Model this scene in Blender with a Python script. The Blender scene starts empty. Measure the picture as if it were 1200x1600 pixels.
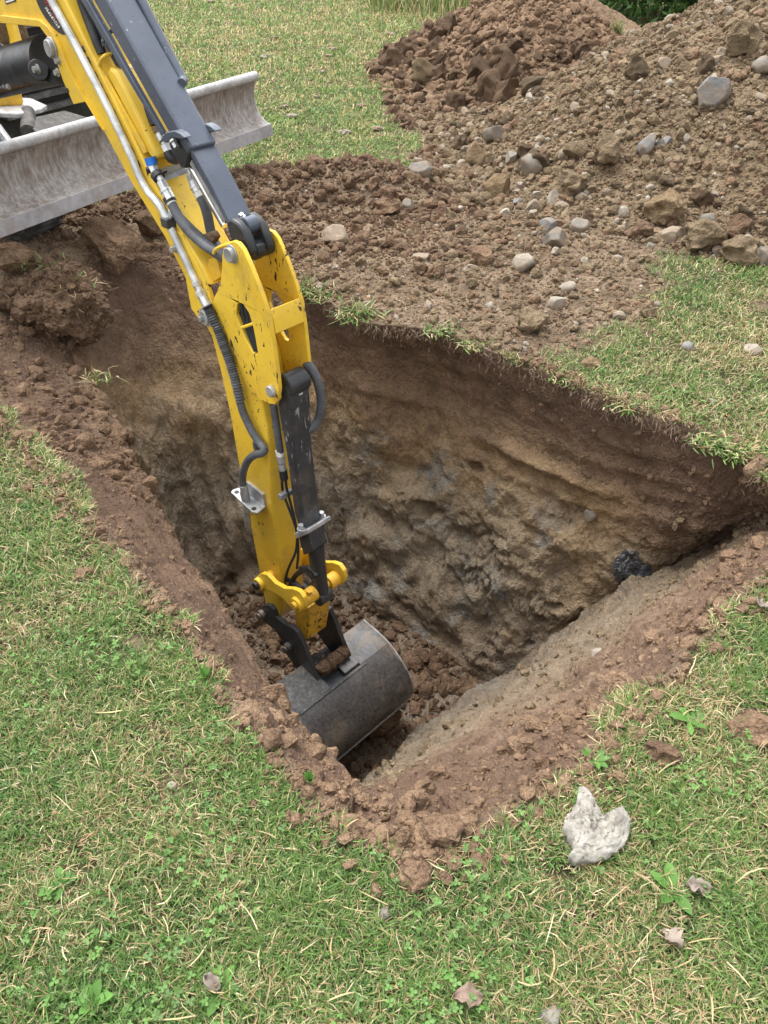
import bpy, bmesh, math, random
import numpy as np
from mathutils import Vector, Matrix
from mathutils.geometry import tessellate_polygon

R = math.radians
random.seed(7)
rng = np.random.default_rng(11)
SC = bpy.context.scene
COL = SC.collection

# ---------------------------------------------------------------- camera, sky, sun, exposure
EYE, PITCH, FPX = 1.6, R(40.0), 1202.0
cam_data = bpy.data.cameras.new('camera')
cam_data.sensor_fit = 'AUTO'; cam_data.sensor_width = 36.0
cam_data.lens = 36.0 * FPX / 1600.0
cam_data.clip_start = 0.05; cam_data.clip_end = 500.0
cam = bpy.data.objects.new('camera', cam_data); COL.objects.link(cam)
cam.location = (0, 0, EYE); cam.rotation_euler = (R(90) - PITCH, 0, 0)
SC.camera = cam

world = bpy.data.worlds.new('World'); SC.world = world; world.use_nodes = True
wn = world.node_tree.nodes; wl = world.node_tree.links
bg = wn.get('Background') or wn.new('ShaderNodeBackground')
SUN_EL, SUN_ROT = R(68), R(-40)
sky = wn.new('ShaderNodeTexSky'); sky.sky_type = 'NISHITA'; sky.sun_disc = False
sky.sun_elevation = SUN_EL; sky.sun_rotation = SUN_ROT
sky.air_density = 1.0; sky.dust_density = 4.0; sky.ozone_density = 0.6
hsv = wn.new('ShaderNodeHueSaturation'); hsv.inputs['Saturation'].default_value = 0.12
wl.new(sky.outputs[0], hsv.inputs['Color']); wl.new(hsv.outputs[0], bg.inputs['Color'])
bg.inputs['Strength'].default_value = 0.15
sun_data = bpy.data.lights.new('sun', 'SUN'); sun_data.energy = 1.0; sun_data.angle = R(40)
sun_data.color = (1.0, 0.965, 0.91)
sun = bpy.data.objects.new('sun', sun_data); COL.objects.link(sun)
# light travels from the sun: azimuth from +Y, clockwise seen from above = SUN_ROT
sd = Vector((math.sin(SUN_ROT) * math.cos(SUN_EL), math.cos(SUN_ROT) * math.cos(SUN_EL), math.sin(SUN_EL)))
sun.rotation_euler = sd.to_track_quat('Z', 'Y').to_euler()
SC.view_settings.view_transform = 'Standard'; SC.view_settings.look = 'None'
SC.view_settings.gamma = 1.0; SC.view_settings.use_curve_mapping = False
SC.view_settings.exposure = 1.52
SC.cycles.max_bounces = 6; SC.cycles.diffuse_bounces = 4; SC.cycles.glossy_bounces = 3
SC.cycles.transmission_bounces = 2; SC.cycles.transparent_max_bounces = 4
SC.cycles.use_denoising = True

# ---------------------------------------------------------------- survey: a sighted point at a known height / on a known upright plane
FW = np.array([0, math.cos(PITCH), -math.sin(PITCH)]); UP = np.array([0, math.sin(PITCH), math.cos(PITCH)])
RT = np.array([1.0, 0, 0]); O3 = np.array([0, 0, EYE])
def ray(u, v): return FW + RT * ((u - 600) / FPX) - UP * ((v - 800) / FPX)
def at(u, v, z=0.0):
    d = ray(u, v); return O3 + d * ((z - EYE) / d[2])
NV = np.array([0.7071, 0.7071, 0.0]); MV = np.array([-0.7071, 0.7071, 0.0]); C0 = 1.413   # digging plane of boom, stick and bucket
def sz(u, v, w):                       # (s, z) in the upright plane w metres beside the digging plane
    d = ray(u, v); p = O3 + d * ((C0 + w - NV @ O3) / (NV @ d)); return (float(MV @ p), float(p[2]))
def W3(s, z, w): return MV * s + NV * (C0 + w) + np.array([0, 0, z])
def P(u, v, w): return W3(*sz(u, v, w), w)

# ---------------------------------------------------------------- numpy noise
_prm = np.random.default_rng(3).permutation(256).astype(np.int64); _prm = np.concatenate([_prm, _prm, _prm])
_g = np.random.default_rng(4).normal(size=(256, 3)); _g /= np.linalg.norm(_g, axis=1)[:, None]
def perlin(p):
    p = np.asarray(p, float); i = np.floor(p).astype(np.int64); f = p - i; i &= 255
    u = f * f * f * (f * (f * 6 - 15) + 10); r = np.zeros(len(p))
    for dx in (0, 1):
        wx = u[:, 0] if dx else 1 - u[:, 0]
        for dy in (0, 1):
            wy = u[:, 1] if dy else 1 - u[:, 1]
            for dz in (0, 1):
                wz = u[:, 2] if dz else 1 - u[:, 2]
                h = _prm[_prm[_prm[(i[:, 0] + dx)] + (i[:, 1] + dy)] + (i[:, 2] + dz)] & 255
                g = _g[h]
                r += wx * wy * wz * (g[:, 0] * (f[:, 0] - dx) + g[:, 1] * (f[:, 1] - dy) + g[:, 2] * (f[:, 2] - dz))
    return r * 1.4
def fbm(p, freq, octs=4, gain=0.5, seed=0.0, ridged=False):
    p = np.asarray(p, float) * freq + seed * 17.31; a = 1.0; t = np.zeros(len(p)); n = 0.0
    for k in range(octs):
        v = perlin(p)
        if ridged: v = 1 - 2 * np.abs(v)
        t += a * v; n += a; a *= gain; p = p * 2.03 + 11.7
    return t / n
def cells(p, freq, seed=0.0):
    """cell noise: distance to the nearest and second nearest point, and a random number per cell"""
    p = np.asarray(p, float) * freq + seed * 7.7; b = np.floor(p).astype(np.int64); d1 = np.full(len(p), 9.0); d2 = d1.copy(); rid = np.zeros(len(p))
    for dx in (-1, 0, 1):
        for dy in (-1, 0, 1):
            for dz in (-1, 0, 1):
                c = b + np.array([dx, dy, dz]); h = _prm[_prm[_prm[c[:, 0] & 255] + (c[:, 1] & 255)] + (c[:, 2] & 255)] & 255
                q = c + _pt[h]; d = np.sqrt(((p - q) ** 2).sum(1)); m = d < d1
                d2 = np.where(m, d1, np.minimum(d2, d)); rid = np.where(m, _pt[(h + 17) & 255, 0], rid); d1 = np.where(m, d, d1)
    return d1, d2, rid
_pt = np.random.default_rng(5).random((256, 3))
def sstep(a, b, x):
    t = np.clip((np.asarray(x, float) - a) / (b - a), 0, 1); return t * t * (3 - 2 * t)
def xy3(x, y, z=0.0): return np.stack([x, y, np.zeros_like(x) + z], 1)

# ---------------------------------------------------------------- mesh helpers
def np_mesh(name, verts, tris=None, quads=None, smooth=True):
    me = bpy.data.meshes.new(name)
    verts = np.ascontiguousarray(verts, np.float32)
    fl, st = [], []; nf = 0; off = 0
    if quads is not None and len(quads):
        q = np.asarray(quads, np.int32).ravel(); fl.append(q); st.append(np.arange(0, len(q), 4, dtype=np.int32)); off = len(q)
    if tris is not None and len(tris):
        t = np.asarray(tris, np.int32).ravel(); fl.append(t); st.append(off + np.arange(0, len(t), 3, dtype=np.int32))
    fl = np.concatenate(fl); st = np.concatenate(st)
    me.vertices.add(len(verts)); me.vertices.foreach_set('co', verts.ravel())
    me.loops.add(len(fl)); me.loops.foreach_set('vertex_index', fl)
    me.polygons.add(len(st)); me.polygons.foreach_set('loop_start', st)
    try: me.polygons.foreach_set('loop_total', np.diff(np.append(st, len(fl))).astype(np.int32))
    except Exception: pass
    me.polygons.foreach_set('use_smooth', np.full(len(st), smooth))
    me.update(calc_edges=True); me.validate()
    return me
def attr(me, name, vals):
    a = me.attributes.new(name, 'FLOAT', 'POINT'); a.data.foreach_set('value', np.asarray(vals, np.float32))
def attr_col(me, name, rgb):
    a = me.attributes.new(name, 'FLOAT_COLOR', 'POINT'); c = np.ones((len(rgb), 4), np.float32); c[:, :3] = rgb
    a.data.foreach_set('color', c.ravel())
def link(name, me, mat=None, parent=None, root=None):
    o = bpy.data.objects.new(name, me); COL.objects.link(o)
    if mat is not None:
        me.materials.clear(); me.materials.append(mat)
    if parent is not None: o.parent = parent
    return o
def tag(o, label=None, cat=None, group=None, kind=None):
    if label: o['label'] = label
    if cat: o['category'] = cat
    if group: o['group'] = group
    if kind: o['kind'] = kind
    return o
def empty(name, loc):
    o = bpy.data.objects.new(name, None); COL.objects.link(o); o.location = loc; o.empty_display_size = 0.2; return o

# ---------------------------------------------------------------- materials
def mat_new(name):
    m = bpy.data.materials.new(name); m.use_nodes = True; nt = m.node_tree
    b = nt.nodes.get('Principled BSDF'); return m, nt, b
def nd(nt, t, **kw):
    n = nt.nodes.new(t)
    for k, v in kw.items():
        if hasattr(n, k): setattr(n, k, v)
        else: n.inputs[k].default_value = v
    return n
def noise(nt, vec, scale, detail=4, rough=0.55, dist=0.0):
    n = nt.nodes.new('ShaderNodeTexNoise'); n.inputs['Scale'].default_value = scale; n.inputs['Detail'].default_value = detail
    n.inputs['Roughness'].default_value = rough; n.inputs['Distortion'].default_value = dist
    if vec is not None: nt.links.new(vec, n.inputs['Vector'])
    return n.outputs['Fac']
def ramp(nt, fac, stops, k=.58):
    stops = [(min(1, max(0, .5 + (p - .5) * k)), c) for p, c in stops]
    n = nt.nodes.new('ShaderNodeValToRGB'); e = n.color_ramp.elements
    while len(e) < len(stops): e.new(0.5)
    for k, (p, c) in enumerate(stops):
        e[k].position = p; e[k].color = (*c, 1) if len(c) == 3 else c
    nt.links.new(fac, n.inputs['Fac']); return n.outputs['Color']
def mix(nt, fac, a, b, mode='MIX'):
    n = nt.nodes.new('ShaderNodeMix'); n.data_type = 'RGBA'; n.blend_type = mode; n.clamp_factor = True
    for val, idx in ((fac, 0), (a, 6), (b, 7)):
        if hasattr(val, 'node'): nt.links.new(val, n.inputs[idx])
        elif idx == 0: n.inputs[0].default_value = val
        else: n.inputs[idx].default_value = (*val, 1)
    return n.outputs[2]
def mrange(nt, v, a, b, c=0.0, d=1.0):
    n = nt.nodes.new('ShaderNodeMapRange'); n.inputs[1].default_value = a; n.inputs[2].default_value = b
    n.inputs[3].default_value = c; n.inputs[4].default_value = d; nt.links.new(v, n.inputs[0]); return n.outputs[0]
def mix_f(nt, fac, a, b):
    n = nt.nodes.new('ShaderNodeMix'); n.data_type = 'FLOAT'
    for val, i in ((fac, 0), (a, 2), (b, 3)):
        if hasattr(val, 'node'): nt.links.new(val, n.inputs[i])
        else: n.inputs[i].default_value = val
    return n.outputs[0]
def math_n(nt, op, a, b=0.0):
    n = nt.nodes.new('ShaderNodeMath'); n.operation = op
    for val, i in ((a, 0), (b, 1)):
        if hasattr(val, 'node'): nt.links.new(val, n.inputs[i])
        else: n.inputs[i].default_value = val
    return n.outputs[0]
def bump(nt, b, h, strength, dist, prev=None):
    n = nt.nodes.new('ShaderNodeBump'); n.inputs['Strength'].default_value = strength; n.inputs['Distance'].default_value = dist
    nt.links.new(h, n.inputs['Height'])
    if prev is not None: nt.links.new(prev, n.inputs['Normal'])
    nt.links.new(n.outputs[0], b.inputs['Normal']); return n.outputs[0]
def crumbly(nt, v, scale, seed=0.0):
    """rounded crumbs: a cell pattern on jittered coordinates, high in the middle of each cell"""
    n = nt.nodes.new('ShaderNodeTexNoise'); n.inputs['Scale'].default_value = scale * .9; n.inputs['Detail'].default_value = 3; nt.links.new(v, n.inputs['Vector'])
    s = nt.nodes.new('ShaderNodeVectorMath'); s.operation = 'SCALE'; s.inputs['Scale'].default_value = 1.1 / scale; nt.links.new(n.outputs['Color'], s.inputs[0])
    a = nt.nodes.new('ShaderNodeVectorMath'); a.operation = 'ADD'; nt.links.new(v, a.inputs[0]); nt.links.new(s.outputs[0], a.inputs[1])
    w = nt.nodes.new('ShaderNodeTexVoronoi'); w.feature = 'F1'; w.inputs['Scale'].default_value = scale; nt.links.new(a.outputs[0], w.inputs['Vector'])
    return math_n(nt, 'SUBTRACT', 1.0, w.outputs['Distance']), w.outputs['Color']
def objvec(nt, scale=None):
    t = nt.nodes.new('ShaderNodeTexCoord').outputs['Object']
    if scale is None: return t
    m = nt.nodes.new('ShaderNodeMapping'); m.inputs['Scale'].default_value = scale; nt.links.new(t, m.inputs['Vector']); return m.outputs[0]

def soil_mat(name, cols, rough=0.95, fine=1.0, bumpd=0.012):
    m, nt, b = mat_new(name); v = objvec(nt)
    big = noise(nt, v, 2.2, 5, 0.6); mid = noise(nt, v, 14, 6, 0.65); sm = noise(nt, v, 95 * fine, 4, 0.7)
    c = ramp(nt, big, [(0.3, cols[0]), (0.5, cols[1]), (0.7, cols[2])])
    c2 = ramp(nt, mid, [(0.3, cols[3]), (0.52, cols[1]), (0.75, cols[4])])
    c = mix(nt, 0.5, c, c2)
    g = ramp(nt, sm, [(0.25, (0.55,) * 3), (0.5, (1.0,) * 3), (0.8, (1.35,) * 3)])
    c = mix(nt, 0.8, c, g, 'MULTIPLY')
    nt.links.new(c, b.inputs['Base Color']); b.inputs['Roughness'].default_value = rough
    b.inputs['Specular IOR Level'].default_value = 0.2
    k1, kc = crumbly(nt, v, 42 * fine); k2, _ = crumbly(nt, v, 120 * fine)
    h = math_n(nt, 'ADD', math_n(nt, 'MULTIPLY', mid, 2.0), math_n(nt, 'ADD', math_n(nt, 'MULTIPLY', k1, .8), math_n(nt, 'ADD', math_n(nt, 'MULTIPLY', k2, .4), math_n(nt, 'MULTIPLY', sm, .5))))
    bump(nt, b, h, 1.0, bumpd); return m

def paint_mat(name, base, var, rough, chips=None, chip_scale=(40, 40, 14), chip_at=0.64, dirt=None, dirt_amt=0.35, spec=0.5):
    m, nt, b = mat_new(name); v = objvec(nt)
    a = noise(nt, v, 5, 5, 0.6)
    c = ramp(nt, a, [(0.3, var), (0.65, base)])
    if dirt is not None:
        d = noise(nt, v, 11, 8, 0.72, 0.4)
        c = mix(nt, mrange(nt, d, 0.5, 0.72, 0, dirt_amt), c, dirt)
    rg = mrange(nt, noise(nt, v, 23, 5, 0.6), 0.3, 0.7, rough - 0.08, rough + 0.14)
    if chips is not None:
        k = noise(nt, objvec(nt, chip_scale), 1.0, 6, 0.62, 0.6); k2 = noise(nt, v, 3.4, 3, 0.5)
        kk = math_n(nt, 'ADD', k, math_n(nt, 'MULTIPLY', math_n(nt, 'SUBTRACT', k2, 0.5), 0.35))
        f = mrange(nt, kk, chip_at, chip_at + 0.025)
        c = mix(nt, f, c, chips); rg = math_n(nt, 'ADD', rg, math_n(nt, 'MULTIPLY', f, 0.3))
    nt.links.new(c, b.inputs['Base Color']); nt.links.new(rg, b.inputs['Roughness'])
    b.inputs['Specular IOR Level'].default_value = spec
    bump(nt, b, noise(nt, v, 60, 3, 0.6), 0.12, 0.002)
    return m
def steel_mat(name, dark, mid, light, rough=0.5, metallic=0.0, streak=None, scr=0.5, mud=None, mud_at=.54, mud_amt=.7):
    m, nt, b = mat_new(name); v = objvec(nt)
    a = noise(nt, v, 7, 7, 0.7, 0.3)
    s = noise(nt, objvec(nt, streak or (30, 30, 30)), 1.0, 7, 0.7)
    c = ramp(nt, a, [(0.32, dark), (0.5, mid), (0.72, light)])
    c2 = ramp(nt, s, [(0.35, dark), (0.52, mid), (0.68, light)])
    c = mix(nt, scr, c, c2)
    if mud is not None:
        d1 = noise(nt, v, 5.5, 6, .68, .5); d2 = noise(nt, v, 38, 4, .65)
        dm = math_n(nt, 'ADD', d1, math_n(nt, 'MULTIPLY', math_n(nt, 'SUBTRACT', d2, .5), .35))
        mf = mrange(nt, dm, mud_at, mud_at + .10, 0, mud_amt); c = mix(nt, mf, c, mud)
    nt.links.new(c, b.inputs['Base Color']); b.inputs['Metallic'].default_value = metallic
    nt.links.new(mrange(nt, s, 0.3, 0.7, rough - 0.12, rough + 0.15), b.inputs['Roughness'])
    bump(nt, b, s, 0.2, 0.003); return m
def plain_mat(name, c, rough=0.5, metallic=0.0, bumps=0.0):
    m, nt, b = mat_new(name); v = objvec(nt)
    f = noise(nt, v, 18, 5, 0.6)
    nt.links.new(ramp(nt, f, [(0.3, tuple(x * 0.72 for x in c)), (0.7, tuple(min(1, x * 1.2) for x in c))]), b.inputs['Base Color'])
    b.inputs['Roughness'].default_value = rough; b.inputs['Metallic'].default_value = metallic
    if bumps: bump(nt, b, noise(nt, v, 70, 4, 0.6), bumps, 0.003)
    return m

M = {}
M['red_soil'] = soil_mat('red_brown_soil', [(0.157, 0.102, 0.064), (0.211, 0.141, 0.089), (0.265, 0.180, 0.113), (0.120, 0.078, 0.049), (0.295, 0.204, 0.128)])
M['grey_soil'] = soil_mat('grey_brown_soil', [(0.127, 0.089, 0.054), (0.171, 0.124, 0.076), (0.219, 0.163, 0.102), (0.100, 0.071, 0.042), (0.246, 0.185, 0.117)])
M['clod_dark'] = soil_mat('dark_clod_soil', [(0.099, 0.063, 0.040), (0.138, 0.088, 0.056), (0.181, 0.119, 0.076), (0.082, 0.051, 0.033), (0.204, 0.137, 0.087)], fine=1.3, bumpd=.008)
M['clod_red'] = soil_mat('red_clod_soil', [(0.140, 0.090, 0.057), (0.187, 0.122, 0.077), (0.239, 0.160, 0.102), (0.111, 0.069, 0.045), (0.273, 0.184, 0.118)], fine=1.3, bumpd=.008)
M['clod_tan'] = soil_mat('tan_clod_soil', [(0.142, 0.103, 0.064), (0.184, 0.137, 0.085), (0.236, 0.178, 0.112), (0.115, 0.083, 0.051), (0.267, 0.203, 0.128)], fine=1.3, bumpd=.008)
M['clod_ochre'] = soil_mat('ochre_clod_soil', [(0.159, 0.110, 0.062), (0.204, 0.145, 0.084), (0.255, 0.186, 0.111), (0.127, 0.089, 0.053), (0.274, 0.200, 0.122)], fine=1.3, bumpd=.008)
M['stone_grey'] = steel_mat('grey_stone', (.125, .115, .098), (.19, .175, .15), (.27, .25, .215), .75, mud=(.17, .122, .08), mud_at=.44, mud_amt=.8, streak=(22, 22, 22))
M['stone_dark'] = steel_mat('dark_stone', (.07, .064, .055), (.112, .102, .088), (.175, .16, .138), .7, mud=(.17, .122, .08), mud_at=.44, mud_amt=.8, streak=(22, 22, 22))
M['stone_pale'] = steel_mat('pale_stone', (.19, .165, .13), (.27, .24, .195), (.36, .325, .275), .8, mud=(.17, .122, .08), mud_at=.44, mud_amt=.8, streak=(22, 22, 22))
M['stone_blue'] = steel_mat('blue_grey_stone', (.10, .10, .10), (.17, .17, .172), (.33, .33, .325), .6, mud=(.17, .122, .08), mud_at=.44, mud_amt=.8, streak=(8, 8, 30))
M['stone_tan'] = steel_mat('tan_stone', (.18, .14, .10), (.255, .205, .15), (.34, .285, .215), .8, mud=(.17, .122, .08), mud_at=.44, mud_amt=.8, streak=(22, 22, 22))
M['slab'] = steel_mat('pale_crusty_slab', (.15, .135, .112), (.255, .24, .21), (.365, .35, .315), .9, streak=(45, 45, 45), scr=.5)
M['coal'] = steel_mat('shiny_black_shale', (.02, .02, .023), (.048, .049, .054), (.13, .135, .15), .40, streak=(26, 26, 60))
YB, YV = (.80, .535, .048), (.73, .47, .038)
M['yellow'] = paint_mat('yellow_paint', YB, YV, .36, chips=(.05, .035, .02), chip_scale=(70, 70, 34), chip_at=.675, dirt=(.40, .27, .10), dirt_amt=.45)
M['yellow_worn'] = paint_mat('worn_yellow_paint', YB, YV, .42, chips=(.035, .026, .018), chip_scale=(62, 62, 24), chip_at=.614, dirt=(.34, .23, .09), dirt_amt=.6)
M['yellow_grimy'] = paint_mat('grimy_yellow_paint', (.70, .41, .03), (.56, .31, .025), .5, chips=(.03, .024, .018), chip_scale=(50, 50, 30), chip_at=.625, dirt=(.20, .13, .05), dirt_amt=.7)
M['blue_grey'] = paint_mat('blue_grey_paint', (.085, .10, .135), (.062, .075, .105), .30, chips=(.42, .44, .48), chip_scale=(48, 48, 48), chip_at=.685, spec=.6)
M['black_paint'] = paint_mat('black_paint', (.03, .033, .038), (.02, .022, .026), .38, chips=(.20, .20, .20), chip_scale=(60, 60, 20), chip_at=.72, dirt=(.14, .11, .085), dirt_amt=.35)
M['worn_black'] = paint_mat('scuffed_black_paint', (.045, .048, .055), (.028, .03, .034), .40, chips=(.26, .26, .27), chip_scale=(60, 60, 16), chip_at=.64, dirt=(.15, .12, .095), dirt_amt=.55)
M['bucket'] = steel_mat('scraped_dark_steel', (.022, .022, .023), (.048, .047, .047), (.15, .15, .154), .38, mud=(.17, .128, .09), mud_at=.50, mud_amt=.6, streak=(60, 60, 60), scr=.45)
M['bucket_back'] = steel_mat('polished_dark_steel', (.030, .027, .026), (.048, .043, .041), (.095, .087, .083), .32, mud=(.15, .115, .083), mud_at=.53, mud_amt=.5, streak=(70, 70, 70), scr=.55)
M['edge_steel'] = steel_mat('worn_edge_steel', (.12, .115, .11), (.24, .23, .22), (.40, .39, .38), .45, streak=(60, 60, 60))
M['blade'] = steel_mat('worn_blade_steel', (.15, .12, .10), (.29, .262, .245), (.42, .40, .385), .6, mud=(.20, .145, .105), mud_at=.50, mud_amt=.45, streak=(55, 55, 9), scr=.62)
M['blade_rim'] = steel_mat('bare_blade_rim', (.26, .25, .25), (.40, .395, .395), (.52, .52, .525), .5, streak=(40, 40, 40))
M['blade_edge'] = steel_mat('blade_cutting_edge', (.25, .235, .24), (.33, .32, .335), (.41, .40, .415), .48, mud=(.24, .19, .15), mud_at=.53, mud_amt=.4, streak=(30, 30, 30), scr=.3)
M['chrome'] = plain_mat('zinc_plated_steel', (.62, .63, .64), .32, 0.75)
M['pipe'] = plain_mat('painted_silver_pipe', (.60, .62, .62), .34, 0.35)
M['rod'] = plain_mat('chromed_rod', (.75, .77, .78), .15, 1.0)
M['zinc'] = plain_mat('galvanised_plate', (.42, .43, .44), .45, 0.5, .2)
M['rubber'] = plain_mat('black_rubber', (.025, .026, .029), .55, 0, .3)
M['hose'] = plain_mat('grey_hose', (.085, .09, .10), .55, 0, .35)
M['dark'] = plain_mat('dark_paint_and_hole_shade', (.018, .018, .02), .5)  # machine paint, also used as the shade inside holes and the stick hollow
M['blue_cap'] = plain_mat('blue_plastic', (.01, .16, .62), .4)
M['white_mark'] = plain_mat('white_print', (.75, .74, .72), .5)
M['red_mark'] = plain_mat('red_print', (.42, .03, .05), .5)
M['track_dust'] = steel_mat('dusty_black_rubber', (.03, .029, .028), (.075, .07, .065), (.17, .16, .15), .8, streak=(20, 20, 20))

# ================================================================ GROUND WITH THE PIT (one sheet)
def A(u, v, z=0.0): return at(u, v, z)
def V(x, y, z): return np.array([x, y, z], float)
def lerp(a, b, t): return a * (1 - t) + b * t
cols_ = []   # (rim at the turf, edge, mid wall, floor line), clockwise from the near corner
def colm(r0, r1, r2, r3):
    if r2 is None: r2 = lerp(r1, r3, .5)
    cols_.append(np.stack([r0, r1, r2, r3]))
colm(V(.03, .80, 0), A(570, 1232, -.12), V(-.05, 1.40, -.85), A(575, 1212, -1.62))
colm(A(500, 1255), A(520, 1190, -.15), V(-.20, 1.28, -.85), V(-.27, 1.62, -1.66))
colm(A(400, 1120), A(425, 1072, -.20), V(-.38, 1.50, -.90), V(-.50, 1.85, -1.70))
colm(A(275, 965), A(345, 942, -.25), V(-.60, 1.85, -.90), V(-.70, 2.15, -1.72))
colm(A(165, 838), A(270, 832, -.30), V(-.85, 2.27, -.95), V(-.88, 2.50, -1.72))
colm(A(75, 725), A(210, 712, -.34), V(-1.06, 2.78, -1.0), V(-.98, 2.85, -1.72))
colm(A(0, 655), A(162, 612, -.34), V(-1.24, 3.2, -1.0), V(-1.0, 3.05, -1.72))
colm(V(-1.85, 2.95, 0), A(120, 545, -.25), V(-1.24, 3.42, -1.0), V(-.98, 3.14, -1.72))
colm(V(-1.98, 4.00, 0), V(-1.48, 4.0, -.15), V(-1.10, 3.52, -1.0), V(-.88, 3.19, -1.72))
colm(V(-1.45, 4.42, 0), V(-1.08, 4.02, -.18), V(-.78, 3.56, -1.0), V(-.65, 3.21, -1.72))
colm(V(-.85, 4.18, 0), V(-.62, 3.82, -.20), V(-.42, 3.50, -.95), V(-.36, 3.22, -1.72))
colm(A(470, 447), V(-.30, 3.56, -.25), V(-.18, 3.38, -.95), A(560, 938, -1.72))
colm(A(560, 500), V(-.10, 3.36, -.25), V(-.02, 3.26, -.95), A(602, 968, -1.72))
colm(A(630, 510), A(650, 575, -.28), V(.20, 3.12, -.98), A(660, 1002, -1.72))
colm(A(700, 522), A(712, 612, -.33), V(.36, 3.00, -.98), A(700, 1026, -1.72))
colm(A(830, 572), A(850, 705, -.40), V(.62, 2.76, -.95), A(745, 1052, -1.70))
colm(A(920, 608), A(930, 745, -.41), V(.78, 2.63, -.92), A(790, 1046, -1.58))
colm(A(1000, 642), A(1005, 780, -.41), V(.93, 2.55, -.85), A(860, 992, -1.30))
colm(A(1080, 668), A(1062, 800, -.37), None, A(960, 927, -.98))
colm(A(1145, 700), A(1120, 806, -.33), None, A(1050, 885, -.76))
colm(A(1200, 742), A(1185, 800, -.28), None, A(1120, 846, -.58))
colm(V(1.52, 2.02, 0), V(1.47, 2.10, -.22), None, A(1180, 812, -.42))
colm(V(1.38, 1.86, 0), A(1195, 825, -.30), None, A(1120, 850, -.59))
colm(A(1200, 885), A(1110, 890, -.33), None, A(1050, 889, -.78))
colm(A(1100, 985), A(1030, 965, -.33), None, A(960, 931, -1.0))
colm(A(1000, 1090), A(930, 1062, -.32), None, A(862, 997, -1.32))
colm(A(935, 1170), A(860, 1110, -.34), None, A(800, 1048, -1.60))
colm(A(870, 1225), A(790, 1150, -.30), None, A(745, 1085, -1.70))
colm(A(770, 1280), A(700, 1195, -.22), None, A(660, 1145, -1.71))
colm(A(690, 1330), A(620, 1225, -.14), None, A(605, 1195, -1.68))
cols_ = np.array(cols_)                                   # (K, 4, 3)
NLOOP = 1500
def closed_spline(pts, n):
    k = len(pts); seg = np.linalg.norm(np.roll(pts[:, 1], -1, 0) - pts[:, 1], axis=1) ** 0.5 + \
        np.linalg.norm(np.roll(pts[:, 0], -1, 0) - pts[:, 0], axis=1) ** 0.5
    cum = np.concatenate([[0], np.cumsum(seg)]); t = np.linspace(0, cum[-1], n, endpoint=False)
    i = np.clip(np.searchsorted(cum, t, 'right') - 1, 0, k - 1); f = ((t - cum[i]) / seg[i])[:, None, None]
    p0, p1, p2, p3 = pts[(i - 1) % k], pts[i], pts[(i + 1) % k], pts[(i + 2) % k]
    m1, m2 = (p2 - p0) * .42, (p3 - p1) * .42
    return (2*f**3-3*f**2+1)*p1 + (f**3-2*f**2+f)*m1 + (-2*f**3+3*f**2)*p2 + (f**3-f**2)*m2
loop = closed_spline(cols_, NLOOP)                        # (N, 4, 3)
_rd = loop[:, 0, :2] - np.array([-.02, 2.35]); _rl = np.linalg.norm(_rd, axis=1); _rd /= _rl[:, None]
_jit = .055 * fbm(loop[:, 0] * np.array([1, 1, 0]), 3.0, 3, .6, seed=130) + .035 * fbm(loop[:, 0] * np.array([1, 1, 0]), 11, 3, .6, seed=131)
_jit *= .45 + .55 * sstep(2.9, 2.2, loop[:, 0, 1]); loop[:, 0, :2] += _rd * _jit[:, None]
_j1 = .030 * fbm(loop[:, 1] * np.array([1, 1, 0]), 5.0, 3, .6, seed=132); loop[:, 1, :2] += _rd * _j1[:, None]

def poly_sd(x, y, poly):
    """signed distance to a polygon in plan, negative inside"""
    x = np.asarray(x, float); y = np.asarray(y, float); d = np.full(x.shape, 1e9); ins = np.zeros(x.shape, bool); n = len(poly)
    for k in range(n):
        ax, ay = poly[k][:2]; bx, by = poly[(k + 1) % n][:2]; ex, ey = bx - ax, by - ay
        t = np.clip(((x - ax) * ex + (y - ay) * ey) / (ex * ex + ey * ey + 1e-12), 0, 1)
        d = np.minimum(d, np.hypot(x - ax - t * ex, y - ay - t * ey))
        c = (ay > y) != (by > y)
        with np.errstate(divide='ignore', invalid='ignore'):
            ins ^= c & (x < (bx - ax) * (y - ay) / (by - ay + 1e-15) + ax)
    return np.where(ins, -d, d)
RIM = loop[::6, 0, :2]
pxp = lambda l: [at(u, v)[:2] for u, v in l]
SOIL = [np.array([-5.2, 4.6]), np.array([-4.2, 5.6])] + pxp([(0, 352), (200, 322), (380, 300), (405, 272), (470, 262), (560, 272), (625, 268), (655, 225), (612, 175), (600, 130), (700, 70)]) + \
       [np.array(q) for q in [(1.2, 11), (4.5, 10.5), (6.5, 6.0), (5.0, 4.0)]] + \
       pxp([(1200, 392), (1110, 412), (1040, 405), (1025, 460), (985, 505), (930, 535), (900, 548), (840, 560), (800, 600), (560, 640), (300, 800), (70, 722), (0, 684), (-120, 640)]) + [np.array([-3.6, 2.6]), np.array([-5.5, 3.4])]
HA = dict(c=(1.50, 8.75), r=(1.56, 1.75), h=.93)      # far red-brown heap
HB = dict(c=(2.85, 6.05), r=(2.32, 2.15), h=1.22)     # near grey-brown heap
def heap_z(x, y, q, seed):
    dx, dy = (x - q['c'][0]) / q['r'][0], (y - q['c'][1]) / q['r'][1]
    th = np.arctan2(dy, dx); r = np.hypot(dx, dy)
    r = r * (1 + .10 * perlin(np.stack([np.cos(th) * 1.6, np.sin(th) * 1.6, np.full_like(th, seed)], 1)))
    z = q['h'] * (1.03 - np.sqrt(r * r + .012)) 
    foot = sstep(.55, 1.0, r); z = z * (1 - .35 * foot) + .0
    return z
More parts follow.
